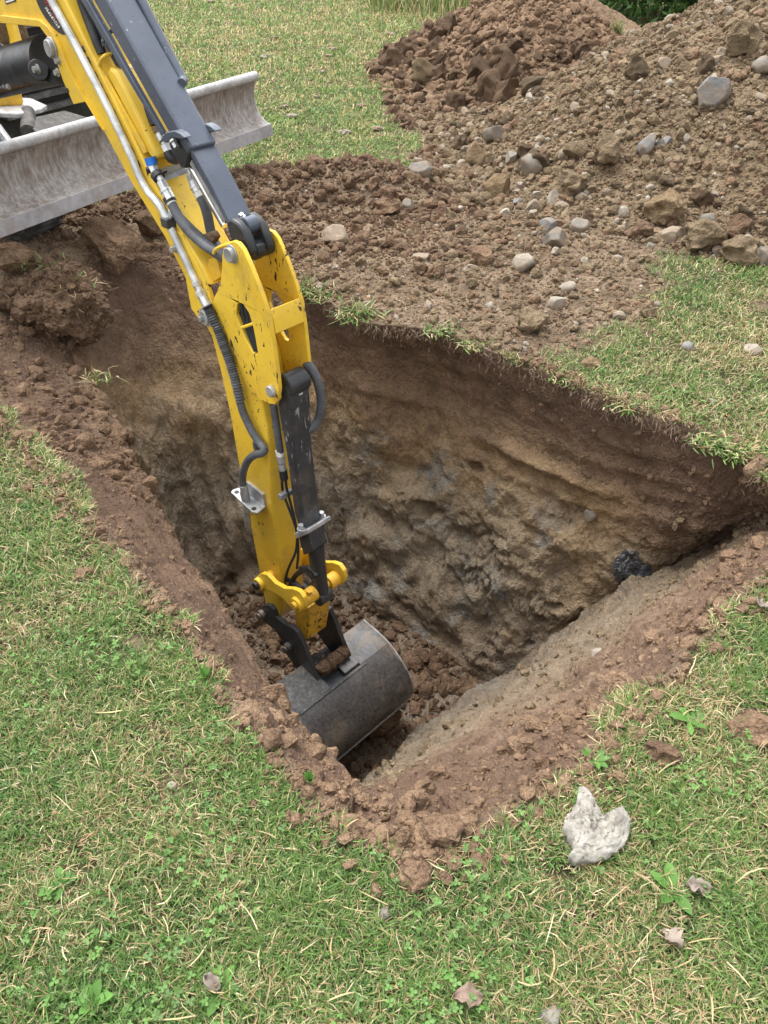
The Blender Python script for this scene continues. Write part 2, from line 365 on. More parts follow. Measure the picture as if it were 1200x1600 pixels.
BUMPS = [(-.42, 5.00, .42, .24, .15), (-.05, 5.05, .30, .22, .11), (-.9, 4.85, .3, .3, .10), (-1.9, 3.75, .28, .42, .13), (-2.2, 4.2, .5, .4, .14), (-1.35, 4.75, .5, .28, .10),
         (-1.75, 3.15, .22, .30, .06), (.15, 5.3, .5, .3, .05), (.6, 4.0, .8, .5, .035), (.05, 3.75, .3, .2, .05)]
def ground_z(x, y):
    p = xy3(x, y)
    z = .03 * fbm(p, .35, 2, seed=5) + .012 * fbm(p, 2.1, 3, seed=6)
    z = z * sstep(.6, 2.5, np.hypot(x, y - 1.5) )
    for bx, by, sx, sy, h in BUMPS:
        z = z + h * np.exp(-((x - bx) / sx) ** 2 - ((y - by) / sy) ** 2)
    return z
def soil_mask(x, y):
    p = xy3(x, y); w = .16 * fbm(p, 1.6, 4, seed=9) + .13 * fbm(p, 7, 4, .6, seed=10)
    d = poly_sd(x, y, SOIL); dist = np.hypot(x, y)
    m = sstep(.13, -.13, d + w * np.clip(dist / 2.2, .6, 2.0))
    rim = poly_sd(x, y, RIM)
    fr = .012 + .05 * np.clip(fbm(p, 4.5, 3, seed=12) + .15, 0, 1) + .02 * sstep(.3, -1.0, x)
    m = np.maximum(m, sstep(.02, -.03, rim - fr - .03 * np.clip(fbm(p, 2.3, 3, seed=15), -.5, 1)))
    for (u, v, rr) in ((1178, 1122, .045), (650, 1345, .05), (1020, 1170, .03), (590, 1310, .04), (440, 920, .02), (215, 1000, .02), (1185, 480, .05), (860, 640, .02)):
        q = at(u, v); m = np.maximum(m, sstep(rr * 1.25, rr * .7, np.hypot(x - q[0], y - q[1]) + w * .3))
    # bald earth showing between the tufts
    bald = sstep(.30, .52, fbm(p, 5.0, 4, seed=14)); m = np.maximum(m, .75 * bald)
    return m
def rough_z(x, y, m):
    p = xy3(x, y)
    return m * (.030 * fbm(p, 5, 4, .55, seed=20) + .020 * np.abs(fbm(p, 17, 3, .55, seed=21)) + .006 * fbm(p, 52, 2, seed=22)) + (1 - m) * .006 * fbm(p, 14, 3, seed=23)

cen = np.array([-.02, 2.35])
rad = loop[:, 0, :2] - cen
t_out = np.geomspace(.004, 1, 210)                       # rings outwards from the rim
rings = []
far = rad / np.linalg.norm(rad, axis=1)[:, None] * 60.0
near_len = np.linalg.norm(rad, axis=1)[:, None]
for t in t_out[::-1]:
    ln = near_len + 60.0 * t ** 1.55
    rings.append(cen + rad / near_len * ln)
outer = np.array(rings)                                   # (Ko, N, 2) from far to near
Ko = len(outer)
xo, yo = outer[..., 0].ravel(), outer[..., 1].ravel()
mo = soil_mask(xo, yo); zo = ground_z(xo, yo); zo = zo + rough_z(xo, yo, mo)
rows = [np.stack([xo, yo, zo], 1).reshape(Ko, NLOOP, 3)]
rim_z = ground_z(loop[:, 0, 0], loop[:, 0, 1]); L0 = loop.copy(); L0[:, 0, 2] = rim_z
L0[:, 1, 2] += rim_z * .8
q0, q1, q2, q3 = (L0[:, k] for k in range(4))
wall = []
def crv(a, b, c, d, f, tn=.5): 
    m1, m2 = (c - a) * tn, (d - b) * tn
    return (2*f**3-3*f**2+1)*b + (f**3-2*f**2+f)*m1 + (-2*f**3+3*f**2)*c + (f**3-f**2)*m2
sharp = (.35 - .33 * sstep(.0, -.2, loop[:, 1, 0]) * sstep(3.7, 3.2, loop[:, 1, 1]))[:, None]      # a crisp crest along the left bank
for k in range(36): wall.append(crv(q0 * 2 - q1 + np.array([0, 0, .05]), q0, q1, q2, k / 36, sharp))
for k in range(56): wall.append(crv(q0, q1, q2, q3, k / 56, sharp))
c3 = np.array([0.0, 2.55, -1.72]); 
for k in range(56): wall.append(crv(q1, q2, q3, q3 * .8 + c3 * .2, k / 56, .35))
NW = len(wall)
for k in range(48):
    t = (k / 48) ** .8; r = q3 * (1 - t) + np.array([-.12, 2.5, -1.72]) * t; r[:, 2] = np.minimum(r[:, 2], np.interp(r[:, 0], [.56, .63, .82, 1.08, 1.34, 1.53], [-1.72, -1.6, -1.3, -1.0, -.72, -.42]) + (1 - t) * 0); wall.append(r)
wall = np.array(wall)
NF = len(wall) - NW
# ---- relief on the walls: broken lumps, cracks, bucket-tooth grooves
Wf = wall.reshape(-1, 3)
du = np.roll(wall, -1, 1) - np.roll(wall, 1, 1); dv = np.gradient(wall, axis=0)
nrm = np.cross(du, dv).reshape(-1, 3); nrm /= np.linalg.norm(nrm, axis=1)[:, None] + 1e-9
inw = np.concatenate([cen, [-.8]]) - Wf; sgn = np.sign((nrm * inw).sum(1)); sgn[sgn == 0] = 1; nrm *= sgn[:, None]
row_i = np.repeat(np.arange(len(wall)), NLOOP); dep = -Wf[:, 2]
fade = sstep(0, 14, row_i)
isfl = sstep(NW - 14, NW + 4, row_i)
lowwall = sstep(.42, .75, dep) * (1 - isfl)
warp = Wf + .06 * np.stack([fbm(Wf, 4, 3, seed=s) for s in (30, 31, 32)], 1)
lump = fbm(warp, 3.1, 3, .5, seed=33); blocky = fbm(warp, 7.5, 4, .55, seed=34, ridged=True)
fine_ = fbm(Wf, 26, 3, .6, seed=35); tiny = fbm(Wf, 70, 2, .6, seed=36)
upper = sstep(.46, .36, dep) * (1 - isfl); shear = sstep(-.30, .02, fbm(warp, 1.9, 3, seed=52)); shear = np.maximum(shear, sstep(3.0, 3.2, Wf[:, 1]) * sstep(.0, -.2, Wf[:, 0])); rg_ = np.clip(1 - .62 * upper - .55 * (1 - upper) * shear, .2, 1)
disp = fade * (.034 * lump * (1 - .4 * upper)) + fade * rg_ * (.020 * fine_ + .009 * tiny + .018 * np.clip(fbm(warp, 13, 3, .6, seed=49, ridged=True), -.6, .5))
disp += lowwall * (.105 * lump + (.020 + .035 * (1 - shear)) * np.clip(blocky, -.6, .5) + .035 * np.clip(fbm(warp, 2.0, 2, seed=37), -.4, .9))
wq = Wf + .035 * np.stack([fbm(Wf, 8, 3, .6, seed=s_) for s_ in (53, 54, 55)], 1)
c1, c2, cr_ = cells(wq * np.array([1, 1, 1.25]), 7.0); e1, e2, er_ = cells(wq, 17.0, 2.0)
brk = (1 - .93 * shear)
disp += lowwall * brk * (.042 * (cr_ - .5) - .018 * sstep(.14, .0, c2 - c1) + .020 * (er_ - .5) - .010 * sstep(.16, .0, e2 - e1))
disp += lowwall * shear * .010 * (er_ - .5)
g1, g2, gr_ = cells(wq, 30.0, 4.0); disp += fade * (1 - isfl) * (1 - .5 * upper) * (.007 * (gr_ - .5) - .004 * sstep(.15, 0, g2 - g1))
cav = sstep(.25, .55, fbm(warp * np.array([1, 1, 1.4]), 3.4, 3, seed=38)); disp -= lowwall * .15 * cav
mainfl = sstep(.75, .35, Wf[:, 0]); disp = disp * (1 - isfl * (1 - mainfl)); disp += isfl * mainfl * (.050 * fbm(Wf, 5, 4, .6, seed=39) + .035 * np.abs(fbm(Wf, 16, 3, .6, seed=40)) + .012 * tiny)
# grooves: along the far wall (swept sideways) and down the back wall
nearbank = sstep(.1, -.25, (Wf[:, 1] - (2.35 + .0 * Wf[:, 0])) - .0) * 1.0
rightw = sstep(-.25, .1, Wf[:, 0]) * sstep(2.2, 2.45, Wf[:, 1] + .45 * Wf[:, 0])
gr = dep * 1.0 + .16 * Wf[:, 0] + .02 * fbm(Wf, 2.2, 3, seed=41)
groove = np.sin(gr * 58 + 5.0 * fbm(Wf, 1.5, 2, seed=42)); 
disp += rightw * (1 - lowwall) * fade * .013 * groove * sstep(-.3, .3, fbm(Wf, 2.6, 3, seed=43))
ledge = np.exp(-((dep - .40 - .07 * np.sin(Wf[:, 0] * 2.4) - .02 * fbm(Wf, 3, 2, seed=44)) / .035) ** 2); disp += rightw * ledge * .036 * sstep(-.25, .35, fbm(Wf, 1.7, 2, seed=50) + .2)
backw = sstep(3.0, 3.25, Wf[:, 1] + .0 * Wf[:, 0]) * sstep(-.05, -.3, Wf[:, 0])
gb = Wf[:, 0] * 1.0 - .22 * dep
disp += backw * (1 - isfl) * sstep(.7, 1.0, dep) * sstep(1.65, 1.4, dep) * (.024 * np.sin(gb * 50 + 1.2 * fbm(Wf, 2, 2, seed=45)) - .085 * lump - .02 * np.clip(blocky, -.6, .5) + .11 * cav)
bank = sstep(2.45, 1.9, Wf[:, 1] - .25 * Wf[:, 0]) * sstep(-.25, -.02, Wf[:, 0])       # sloping near bank: smoother, loose
disp = disp * (1 - .55 * bank * (1 - isfl)) + bank * fade * (1 - isfl) * (1 - .15 * sstep(.35, .75, dep)) * (.036 * np.abs(fbm(warp, 11, 4, .6, seed=46)) - .012 + .036 * fbm(warp * np.array([1.6, 1.0, 1]), 4.5, 4, .55, seed=47) + .016 * np.clip(fbm(warp, 9, 3, .6, seed=51, ridged=True), -.5, .5))
leftw = sstep(-.02, -.2, Wf[:, 0]) * sstep(3.6, 3.2, Wf[:, 1]) * sstep(.5, .3, dep)
disp = disp * (1 - .5 * leftw) + leftw * fade * .022 * fbm(Wf * np.array([.5, .5, 1]) + Wf[:, [1, 0, 2]] * .3, 16, 4, .6, seed=48)
wedge = sstep(.55, .75, Wf[:, 0]) * np.exp(-((row_i - NW) / 11.0) ** 2); disp = disp * (1 - .9 * wedge)
# thick crumbly turf edge: pushed out a little under the grass on the far side
Wd = Wf + nrm * disp[:, None]
rows.append(Wd.reshape(len(wall), NLOOP, 3))
grid = np.concatenate(rows); NR = len(grid)
# tie the two halves at the rim
grid[Ko] = (grid[Ko - 1] * .5 + grid[Ko] * .5)
gv = grid.reshape(-1, 3)
ii = np.arange(NR - 1)[:, None] * NLOOP; jj = np.arange(NLOOP)[None, :]; jn = (jj + 1) % NLOOP
quads = np.stack([ii + jj, ii + NLOOP + jj, ii + NLOOP + jn, ii + jn], -1).reshape(-1, 4)
capv = gv[-NLOOP:].mean(0); gv = np.vstack([gv, capv]); last = (NR - 1) * NLOOP
tris = np.stack([last + np.arange(NLOOP), np.full(NLOOP, len(gv) - 1), last + (np.arange(NLOOP) + 1) % NLOOP], 1)
gm = np_mesh('ground', gv, tris, quads)
msk = np.ones(len(gv)); msk[:Ko * NLOOP] = mo
attr(gm, 'soil', msk)
pitd = np.zeros(len(gv)); pitd[Ko * NLOOP:-1] = np.clip(-Wf[:, 2], 0, 3) * sstep(0, 6, row_i) ; pitd[-1] = 1.72
attr(gm, 'depth', pitd)
bk = np.zeros(len(gv)); bk[Ko * NLOOP:-1] = bank; attr(gm, 'bank', bk)

ck = np.zeros(len(gv)); ck[Ko * NLOOP:-1] = (1 - .75 * backw) * (1 - .8 * isfl); attr(gm, 'clay', ck); ok_ = np.zeros(len(gv)); ok_[Ko * NLOOP:-1] = sstep(.70, 1.0, Wf[:, 0]) * sstep(.36, .46, dep) * (1 - bank) * .75; attr(gm, 'ochre', ok_)
m, nt, b = mat_new('earth'); v = objvec(nt)
aS = nd(nt, 'ShaderNodeAttribute', attribute_name='soil').outputs['Fac']; aD = nd(nt, 'ShaderNodeAttribute', attribute_name='depth').outputs['Fac']
aB = nd(nt, 'ShaderNodeAttribute', attribute_name='bank').outputs['Fac']
n1 = noise(nt, v, 2.4, 6, .62, .3); n2 = noise(nt, v, 11, 7, .65); n3 = noise(nt, v, 75, 5, .7); n4 = noise(nt, v, 240, 3, .7); k1, k1c = crumbly(nt, v, 34); k2, k2c = crumbly(nt, v, 105)
# the layers of the ground, wavering: dark topsoil, red-brown subsoil, ochre, grey-brown clay; deeper ones paled to stand in for fill light in the pit
dw = math_n(nt, 'ADD', aD, math_n(nt, 'MULTIPLY', math_n(nt, 'SUBTRACT', n1, .5), 1.15))
dw = math_n(nt, 'ADD', dw, math_n(nt, 'MULTIPLY', math_n(nt, 'SUBTRACT', n2, .5), .25))
dn = math_n(nt, 'DIVIDE', dw, 2.0)
lay = ramp(nt, dn, [(0.0, (.185, .120, .083)), (.05, (.165, .106, .074)), (.13, (.215, .142, .096)), (.22, (.275, .188, .120)), (.30, (.37, .258, .150)), (.40, (.36, .275, .180)), (.55, (.315, .258, .188)), (.70, (.30, .235, .168)), (.88, (.255, .195, .138))], 1)
clay = mix(nt, mrange(nt, noise(nt, v, 3.6, 5, .6, .5), (.52), .60, 0, .85), lay, (.29, .285, .265))
aK = nd(nt, 'ShaderNodeAttribute', attribute_name='clay').outputs['Fac']; lay = mix(nt, math_n(nt, 'MULTIPLY', aK, mrange(nt, aD, .55, .8)), lay, clay)
och = mix(nt, mrange(nt, noise(nt, v, 4.4, 6, .65, .4), .58, .70, 0, .65), lay, (.40, .265, .135))
lay = mix(nt, mrange(nt, aD, .25, .6), lay, och); lay = mix(nt, nd(nt, 'ShaderNodeAttribute', attribute_name='ochre').outputs['Fac'], lay, (.42, .285, .15))
surf = ramp(nt, n1, [(.3, (.185, .130, .088)), (.5, (.245, .177, .118)), (.7, (.29, .215, .147))])
surf = mix(nt, .45, surf, ramp(nt, n2, [(.3, (.145, .10, .066)), (.5, (.24, .173, .115)), (.72, (.32, .245, .17))]))
earth = mix(nt, mrange(nt, aD, .0, .04), surf, lay)
bankc = ramp(nt, math_n(nt, 'ADD', dn, math_n(nt, 'MULTIPLY', math_n(nt, 'SUBTRACT', n2, .5), .1)), [(0, (.175, .112, .077)), (.14, (.20, .13, .09)), (.22, (.26, .180, .122)), (.31, (.27, .208, .145)), (.6, (.262, .212, .155)), (.9, (.22, .172, .125))], 1)
earth = mix(nt, math_n(nt, 'MULTIPLY', aB, mrange(nt, aD, .0, .05)), earth, bankc)
earth = mix(nt, .5, earth, ramp(nt, n3, [(.25, (.58,) * 3), (.5, (1.0,) * 3), (.8, (1.4,) * 3)]), 'MULTIPLY')
earth = mix(nt, .5, earth, ramp(nt, n2, [(.28, (.62,) * 3), (.5, (1.0,) * 3), (.75, (1.25,) * 3)]), 'MULTIPLY')
thatch = ramp(nt, n2, [(.3, (.045, .042, .020)), (.5, (.10, .085, .042)), (.7, (.20, .16, .09))])
thatch = mix(nt, .7, thatch, ramp(nt, n4, [(.3, (.5,) * 3), (.5, (1,) * 3), (.75, (1.5,) * 3)]), 'MULTIPLY')
nt.links.new(mix(nt, aS, thatch, earth), b.inputs['Base Color']); b.inputs['Roughness'].default_value = .95; b.inputs['Specular IOR Level'].default_value = .2
hh = math_n(nt, 'ADD', math_n(nt, 'MULTIPLY', n2, 2.6), math_n(nt, 'ADD', n3, math_n(nt, 'MULTIPLY', n4, .35)))
loose = mrange(nt, noise(nt, v, 3.1, 4, .6, .4), .44, .58, .35, 1.0)
loose = mix_f(nt, mrange(nt, aD, .03, .16), 1.0, loose)
hh = math_n(nt, 'ADD', hh, math_n(nt, 'MULTIPLY', loose, math_n(nt, 'ADD', math_n(nt, 'MULTIPLY', k1, .9), math_n(nt, 'MULTIPLY', k2, .45))))
bump(nt, b, hh, 1.0, .018)
ground = tag(link('ground', gm, m), kind='structure')

# ================================================================ SPOIL HEAPS
def make_heap(name, q, seed, mat, label, group):
    nr, na = 240, 620
    th = np.linspace(0, 2 * np.pi, na, endpoint=False); rr = np.linspace(.0, 1.16, nr)
    RR, TH = np.meshgrid(rr, th, indexing='ij')
    x = q['c'][0] + RR * q['r'][0] * np.cos(TH); y = q['c'][1] + RR * q['r'][1] * np.sin(TH)
    z = heap_surface(x.ravel(), y.ravel(), q, seed).reshape(x.shape)
    z[-1] -= .1
    vv = np.stack([x, y, z], -1).reshape(-1, 3)
    i = np.arange(nr - 1)[:, None] * na; j = np.arange(na)[None]; jn = (j + 1) % na
    qd = np.stack([i + j, i + na + j, i + na + jn, i + jn], -1).reshape(-1, 4)
    base = np.array([q['c'][0], q['c'][1], 0]); me = np_mesh(name, vv - base, None, qd)
    o = link(name, me, mat); o.location = base
    return tag(o, label, 'soil heap', group)
def heap_surface(x, y, q, seed):
    p = xy3(x, y); z = heap_z(x, y, q, seed)
    up = sstep(-.05, .15, z)
    z = z + up * (.055 * fbm(p, 2.3, 3, seed=seed + 1) + .045 * np.abs(fbm(p, 5.2, 4, .55, seed=seed + 2)) + .020 * np.abs(fbm(p, 17, 3, .6, seed=seed + 3)) + .006 * fbm(p, 60, 2, seed=seed + 4))
    return z - .02
make_heap('spoil_heap', HA, 60, M['red_soil'], 'reddish brown heap of cloddy earth farther back beside the lawn', 'heaps of dug earth')
make_heap('spoil_heap', HB, 70, M['grey_soil'], 'large grey brown heap of stony earth, nearer and taller of the two', 'heaps of dug earth')
def top_z(x, y):
    """height of whatever lies on top outside the pit"""
    m = soil_mask(x, y); g = ground_z(x, y) + rough_z(x, y, m)
    return np.maximum(np.maximum(g, heap_surface(x, y, HA, 60)), heap_surface(x, y, HB, 70))
def hit(u, v, zmax=1.5):
    """the point of the heaps or ground sighted at (u, v)"""
    d = ray(u, v); t0 = (zmax - EYE) / d[2]; t1 = (-.25 - EYE) / d[2]
    ts = np.linspace(t0, t1, 900); p = O3 + d * ts[:, None]
    k = np.argmax(p[:, 2] < top_z(p[:, 0], p[:, 1])); return p[k]

# ================================================================ EXCAVATOR
EXR = np.array([-2.6, 4.4, 0.0])
exc = tag(empty('excavator', EXR), 'yellow mini excavator with blue grey ram cover, reaching its bucket down into the pit', 'excavator')
class MB:
    """collects solids and links them as one mesh"""
    def __init__(s): s.v = []; s.f = []; s.sm = []
    def add(s, v, f, smooth=False):
        o = len(s.v); s.v += [tuple(map(float, q)) for q in v]; s.f += [tuple(o + i for i in q) for q in f]; s.sm += [smooth] * len(f)
        return s
    def prism(s, outline, w0, w1, holes=()):
        """outline: (s, z) points; solid between w0 and w1 across the digging plane"""
        loops = [list(outline)] + [list(h) for h in holes]
        flat = [q for l in loops for q in l]; n = len(flat)
        vv = [W3(a, b, w0) for a, b in flat] + [W3(a, b, w1) for a, b in flat]; ff = []
        if holes:
            tr = tessellate_polygon([[Vector((a, b, 0)) for a, b in l] for l in loops])
            for t in tr: ff.append(tuple(t)); ff.append(tuple(n + i for i in reversed(t)))
        else:
            ff.append(tuple(range(n))); ff.append(tuple(reversed(range(n, 2 * n))))
        o = 0
        for l in loops:
            k = len(l)
            for i in range(k):
                a, b_ = o + i, o + (i + 1) % k; ff.append((a, n + a, n + b_, b_))
            o += k
        return s.add(vv, ff)
    def px(s, pts, wref, w0, w1, holes=()):
        return s.prism([sz(u, v, wref) for u, v in pts], w0, w1, [[sz(u, v, wref) for u, v in h] for h in holes])
    def tube(s, pts, r, seg=12, cap=True, smooth_path=0):
        pts = [np.array(p, float) for p in pts]
        if smooth_path and len(pts) > 2:
            q = [pts[0] * 2 - pts[1]] + pts + [pts[-1] * 2 - pts[-2]]; out = []
            for i in range(1, len(q) - 2):
                for k in range(smooth_path):
                    f = k / smooth_path; out.append(crv(q[i-1], q[i], q[i+1], q[i+2], f))
            out.append(pts[-1]); pts = out
        n = len(pts); rs = [r(i / (n - 1)) if callable(r) else (r[i] if hasattr(r, '__len__') else r) for i in range(n)]
        t0 = pts[1] - pts[0]; t0 /= np.linalg.norm(t0); up = np.array([0, 0, 1.0]) if abs(t0[2]) < .9 else np.array([1.0, 0, 0])
        a = np.cross(t0, up); a /= np.linalg.norm(a); vv, ff = [], []
        for i in range(n):
            t = (pts[min(i + 1, n - 1)] - pts[max(i - 1, 0)]); t /= np.linalg.norm(t) + 1e-12
            a = a - t * (a @ t); a /= np.linalg.norm(a); b_ = np.cross(t, a)
            for k in range(seg):
                c = 2 * math.pi * k / seg; vv.append(pts[i] + rs[i] * (a * math.cos(c) + b_ * math.sin(c)))
        for i in range(n - 1):
            for k in range(seg):
                k2 = (k + 1) % seg; ff.append((i * seg + k, i * seg + k2, (i + 1) * seg + k2, (i + 1) * seg + k))
        s.add(vv, ff, True)
        if cap:
            o = len(s.v) - len(vv)
            s.f += [tuple(o + k for k in reversed(range(seg))), tuple(o + (n - 1) * seg + k for k in range(seg))]; s.sm += [False, False]
        return s
    def rod(s, p, q, r, seg=20): return s.tube([p, q], r, seg)
    def pin(s, u, v, w, r, w0, w1, seg=22):
        a = sz(u, v, w); return s.tube([W3(*a, w0), W3(*a, w1)], r, seg)
    def bolt(s, p, ax, r, h, washer=True):
        """hexagon head with a washer, standing out of a face along ax"""
        ax = np.array(ax, float); ax /= np.linalg.norm(ax); p = np.array(p, float)
        if washer: s.tube([p, p + ax * h * .25], r * 1.5, 20)
        return s.tube([p + ax * h * .2, p + ax * h], r, 6)
    def box(s, c, ex, ey, ez):
        c, ex, ey, ez = (np.array(q, float) for q in (c, ex, ey, ez))
        vv = [c + ex * i + ey * j + ez * k for i in (-1, 1) for j in (-1, 1) for k in (-1, 1)]
        return s.add(vv, [(0, 1, 3, 2), (4, 6, 7, 5), (0, 4, 5, 1), (2, 3, 7, 6), (0, 2, 6, 4), (1, 5, 7, 3)])
    def build(s, name, mat, parent, bevel=0.0, origin=None, label=None, angle=35):
        org = EXR if origin is None else np.array(origin)
        me = bpy.data.meshes.new(name); me.from_pydata([tuple(np.array(q) - org) for q in s.v], [], s.f)
        bm = bmesh.new(); bm.from_mesh(me); bmesh.ops.recalc_face_normals(bm, faces=bm.faces); bm.to_mesh(me); bm.free()
        me.polygons.foreach_set('use_smooth', [True] * len(me.polygons)); me.set_sharp_from_angle(angle=R(angle))
        o = link(name, me, mat, parent)
        if bevel:
            b = o.modifiers.new('bevel', 'BEVEL'); b.width = bevel; b.segments = 2; b.limit_method = 'ANGLE'; b.angle_limit = R(40); b.harden_normals = False
        if label: o['label'] = label
        return o

# ---- boom
BW = .075
boom_pts = [(-260, -190), (-150, 42), (0, 33), (52, 33), (70, 42), (84, 66), (100, 104), (133, 158), (160, 202), (205, 286), (258, 372), (292, 440), (330, 446), (315, 415), (292, 377), (270, 340), (250, 304), (235, 275), (200, 202), (165, 130), (125, 48), (100, -2), (60, -75), (10, -150), (-120, -260)]
boom = MB().px(boom_pts, -BW, -BW, BW).build('boom', M['yellow'], exc, .006)
# doubler flange along the lower edge of the near side, cylinder bracket, fork cheeks
f = MB().px([(60, 31), (74, 42), (90, 66), (104, 102), (128, 150), (150, 186), (160, 204), (133, 159), (115, 163), (99, 128), (86, 90), (74, 58), (62, 42), (0, 36), (0, 24)], -BW - .012, -BW - .012, -BW + .004)
f.build('cylinder_bracket', M['yellow'], boom, .003)
cheek = [(262, 352), (290, 428), (300, 482), (312, 498), (324, 506), (334, 500), (336, 484), (322, 440), (300, 396), (285, 365)]
MB().px(cheek, -BW, -BW - .004, -BW + .014).build('fork_cheek', M['yellow_worn'], boom, .003)
sc_ = [sz(u, v, -BW) for u, v in cheek]
MB().prism(sc_, BW - .014, BW + .004).build('fork_cheek', M['yellow_worn'], boom, .003)
MB().px([(327, 405), (338, 402), (346, 432), (330, 443), (322, 425)], -BW + .015, -BW + .014, BW - .014).build('end_plate', M['yellow_grimy'], boom, .002)
# raised hose cover on top of the boom
cov = [(166, 116), (170, 104), (180, 112), (208, 166), (234, 222), (246, 246), (240, 252), (228, 236), (200, 182)]
MB().px(cov, -.058, -.058, .068).build('hose_cover', M['yellow'], boom, .010)
MB().tube([P(156, 112, -.066), P(156, 98, -.066), P(163, 88, -.06), P(176, 84, -.03), P(186, 83, .0)], .006, 10, True, 5).build('grab_rail', M['yellow'], boom)
lip = [(160, 108), (226, 228), (230, 238), (226, 240), (158, 116)]
MB().px(lip, -BW + .012, -BW + .008, -BW + .016).build('cover_flange', M['yellow'], boom, .0015)
# round sticker: black oval with red and white lettering
o_c = (80, 17); ov = []
for k in range(40):
    t = 2 * math.pi * k / 40; a_, b_ = 43 * math.cos(t), 13 * math.sin(t); ang = R(58)
    ov.append((o_c[0] + a_ * math.cos(ang) - b_ * math.sin(ang), o_c[1] + a_ * math.sin(ang) + b_ * math.cos(ang)))
stk = MB().px(ov, -BW, -BW - .0022, -BW - .0002).build('sticker', M['black_paint'], boom)
r_ = random.Random(4)
def scribble(u0, v0, u1, v1, hgt, n, mat, nm):
    mb = MB(); d = np.array([u1 - u0, v1 - v0], float); L = np.linalg.norm(d); d /= L; q = np.array([d[1], -d[0]])
    for k in range(n):
        c = np.array([u0, v0]) + d * L * (k + .1) / n; wd = L / n * .66
        for (a0, a1, b0, b1) in r_.sample([(0, .25, 0, 1), (.72, 1, 0, 1), (0, 1, 0, .24), (0, 1, .76, 1), (0, 1, .4, .62)], 3):
            pts = [c + d * wd * a0 + q * hgt * b0, c + d * wd * a1 + q * hgt * b0, c + d * wd * a1 + q * hgt * b1, c + d * wd * a0 + q * hgt * b1]
            mb.px([tuple(p) for p in pts], -BW - .0022, -BW - .0034, -BW - .0021)
    return mb.build(nm, mat, stk)
scribble(69, 2, 93, 38, 6.5, 6, M['red_mark'], 'red_lettering')
scribble(70, 12, 92, 45, 3.2, 9, M['white_mark'], 'white_lettering')
scribble(77, -4, 90, 18, 2.6, 6, M['white_mark'], 'white_lettering')
MB().px([(8, 0), (24, -4), (26, 2), (10, 7)], -BW, -BW - .002, -BW).build('marking_plate', M['black_paint'], boom)
MB().px([(10, 1.5), (22, -1.5), (23, 1), (11, 4.5)], -BW, -BW - .003, -BW - .001).build('marking_plate', M['white_mark'], boom)
b = MB().pin(82, 75, -BW - .012, .027, -BW - .012, -BW - .030); b.pin(82, 75, -BW - .012, .034, -BW - .012, -BW - .018); b.build('pivot_pin', M['zinc'], boom, .003)
for u, v in ((92, 95), (91, 113)):
    MB().bolt(P(u, v, -BW - .012), -NV, .009, .014).build('bolt', M['zinc'], boom)
MB().pin(106, 141, -BW - .012, .008, -BW - .0125, -BW - .0145).build('bolt_hole_shade', M['dark'], boom)  # dark disc on the face, painted shade in place of a hole
for u, v in ((279, 402),):
    MB().bolt(P(275, 388, -BW - .004), -NV, .010, .022).build('bolt', M['zinc'], boom)
b = MB().pin(323, 495, -BW - .004, .034, -BW - .004, -BW - .012); b.pin(323, 495, -BW - .004, .026, -BW - .010, -BW - .020); b.bolt(W3(*sz(323, 495, -BW), -BW - .018), -NV, .011, .014, False)
b.build('stick_pivot_bolt', M['zinc'], boom, .0015)
# cable clips along the top edge of the side (black marks beside the pipe)
for k, (u, v) in enumerate([(128, 73), (136, 90), (147, 113), (155, 130), (163, 146), (176, 172), (184, 190), (193, 210), (203, 230), (214, 252)]):
    p = P(u, v, -BW - .003); q = P(u + 4, v + 8, -BW - .003); MB().tube([p, q], .006, 6).build('hose_clip', M['rubber'], boom)
# long silver pipe down the near side, ending in the spiral-wrapped hose on the stick
wp = -BW - .016
pipe = [(66, -30), (80, 0), (120, 73), (161, 152), (190, 212), (206, 246), (218, 276), (232, 300), (250, 322), (262, 346), (274, 372), (288, 402), (300, 428), (307, 442)]
MB().tube([P(u, v, wp) for u, v in pipe], .0125, 14, True, 5).build('silver_pipe', M['pipe'], exc)
b = MB().box(P(263, 347, wp), MV * .020, NV * .018, np.array([0, 0, .016])); b.build('pipe_clamp', M['worn_black'], exc, .003)
MB().box(P(271, 338, wp + .02), MV * .006 + np.array([0, 0, .01]), NV * .018, np.array([0, 0, .020]) - MV * .012).build('clamp_plate', M['zinc'], exc, .002)
b = MB(); 
for (u0, v0, u1, v1, r, sg) in ((306, 440, 309, 447, .018, 6), (309, 447, 313, 456, .014, 16), (312, 454, 316, 463, .019, 6), (316, 463, 324, 478, .0165, 18)):
    b.tube([P(u0, v0, wp), P(u1, v1, wp)], r, sg)
b.build('pipe_fitting', M['chrome'], exc, .001)
wh = -.085
sp = [(323, 477), (327, 485), (340, 513), (349, 538), (358, 562), (367, 592), (376, 628)]
n_sp = 150
b = MB().tube([P(u, v, wh - .012 + .002 * i) for i, (u, v) in enumerate(sp)], lambda t: .0165 + .0022 * math.sin(t * 300), 14, True, 26); b.build('spiral_wrapped_hose', M['hose'], exc)
MB().tube([P(u, v, wh + .012) for u, v in ((399, 690), (402, 702), (407, 710))], .012, 10, True, 4).build('hose_stub', M['hose'], exc)
zc = float(P(412, 788, -.062)[2]); up = np.array([0, 0, .0035])
def cut(u, v): return at(u, v, zc)
ps = [cut(u, v) for u, v in ((361, 770), (364, 766), (373, 763), (414, 786), (415, 792), (403, 802), (394, 801))]; k = len(ps)
br = MB().add([p + up for p in ps] + [p - up for p in ps], [tuple(range(k)), tuple(range(2 * k - 1, k - 1, -1))] + [(i, (i + 1) % k, k + (i + 1) % k, k + i) for i in range(k)])
br = br.build('hose_bracket', M['zinc'], exc, .001)
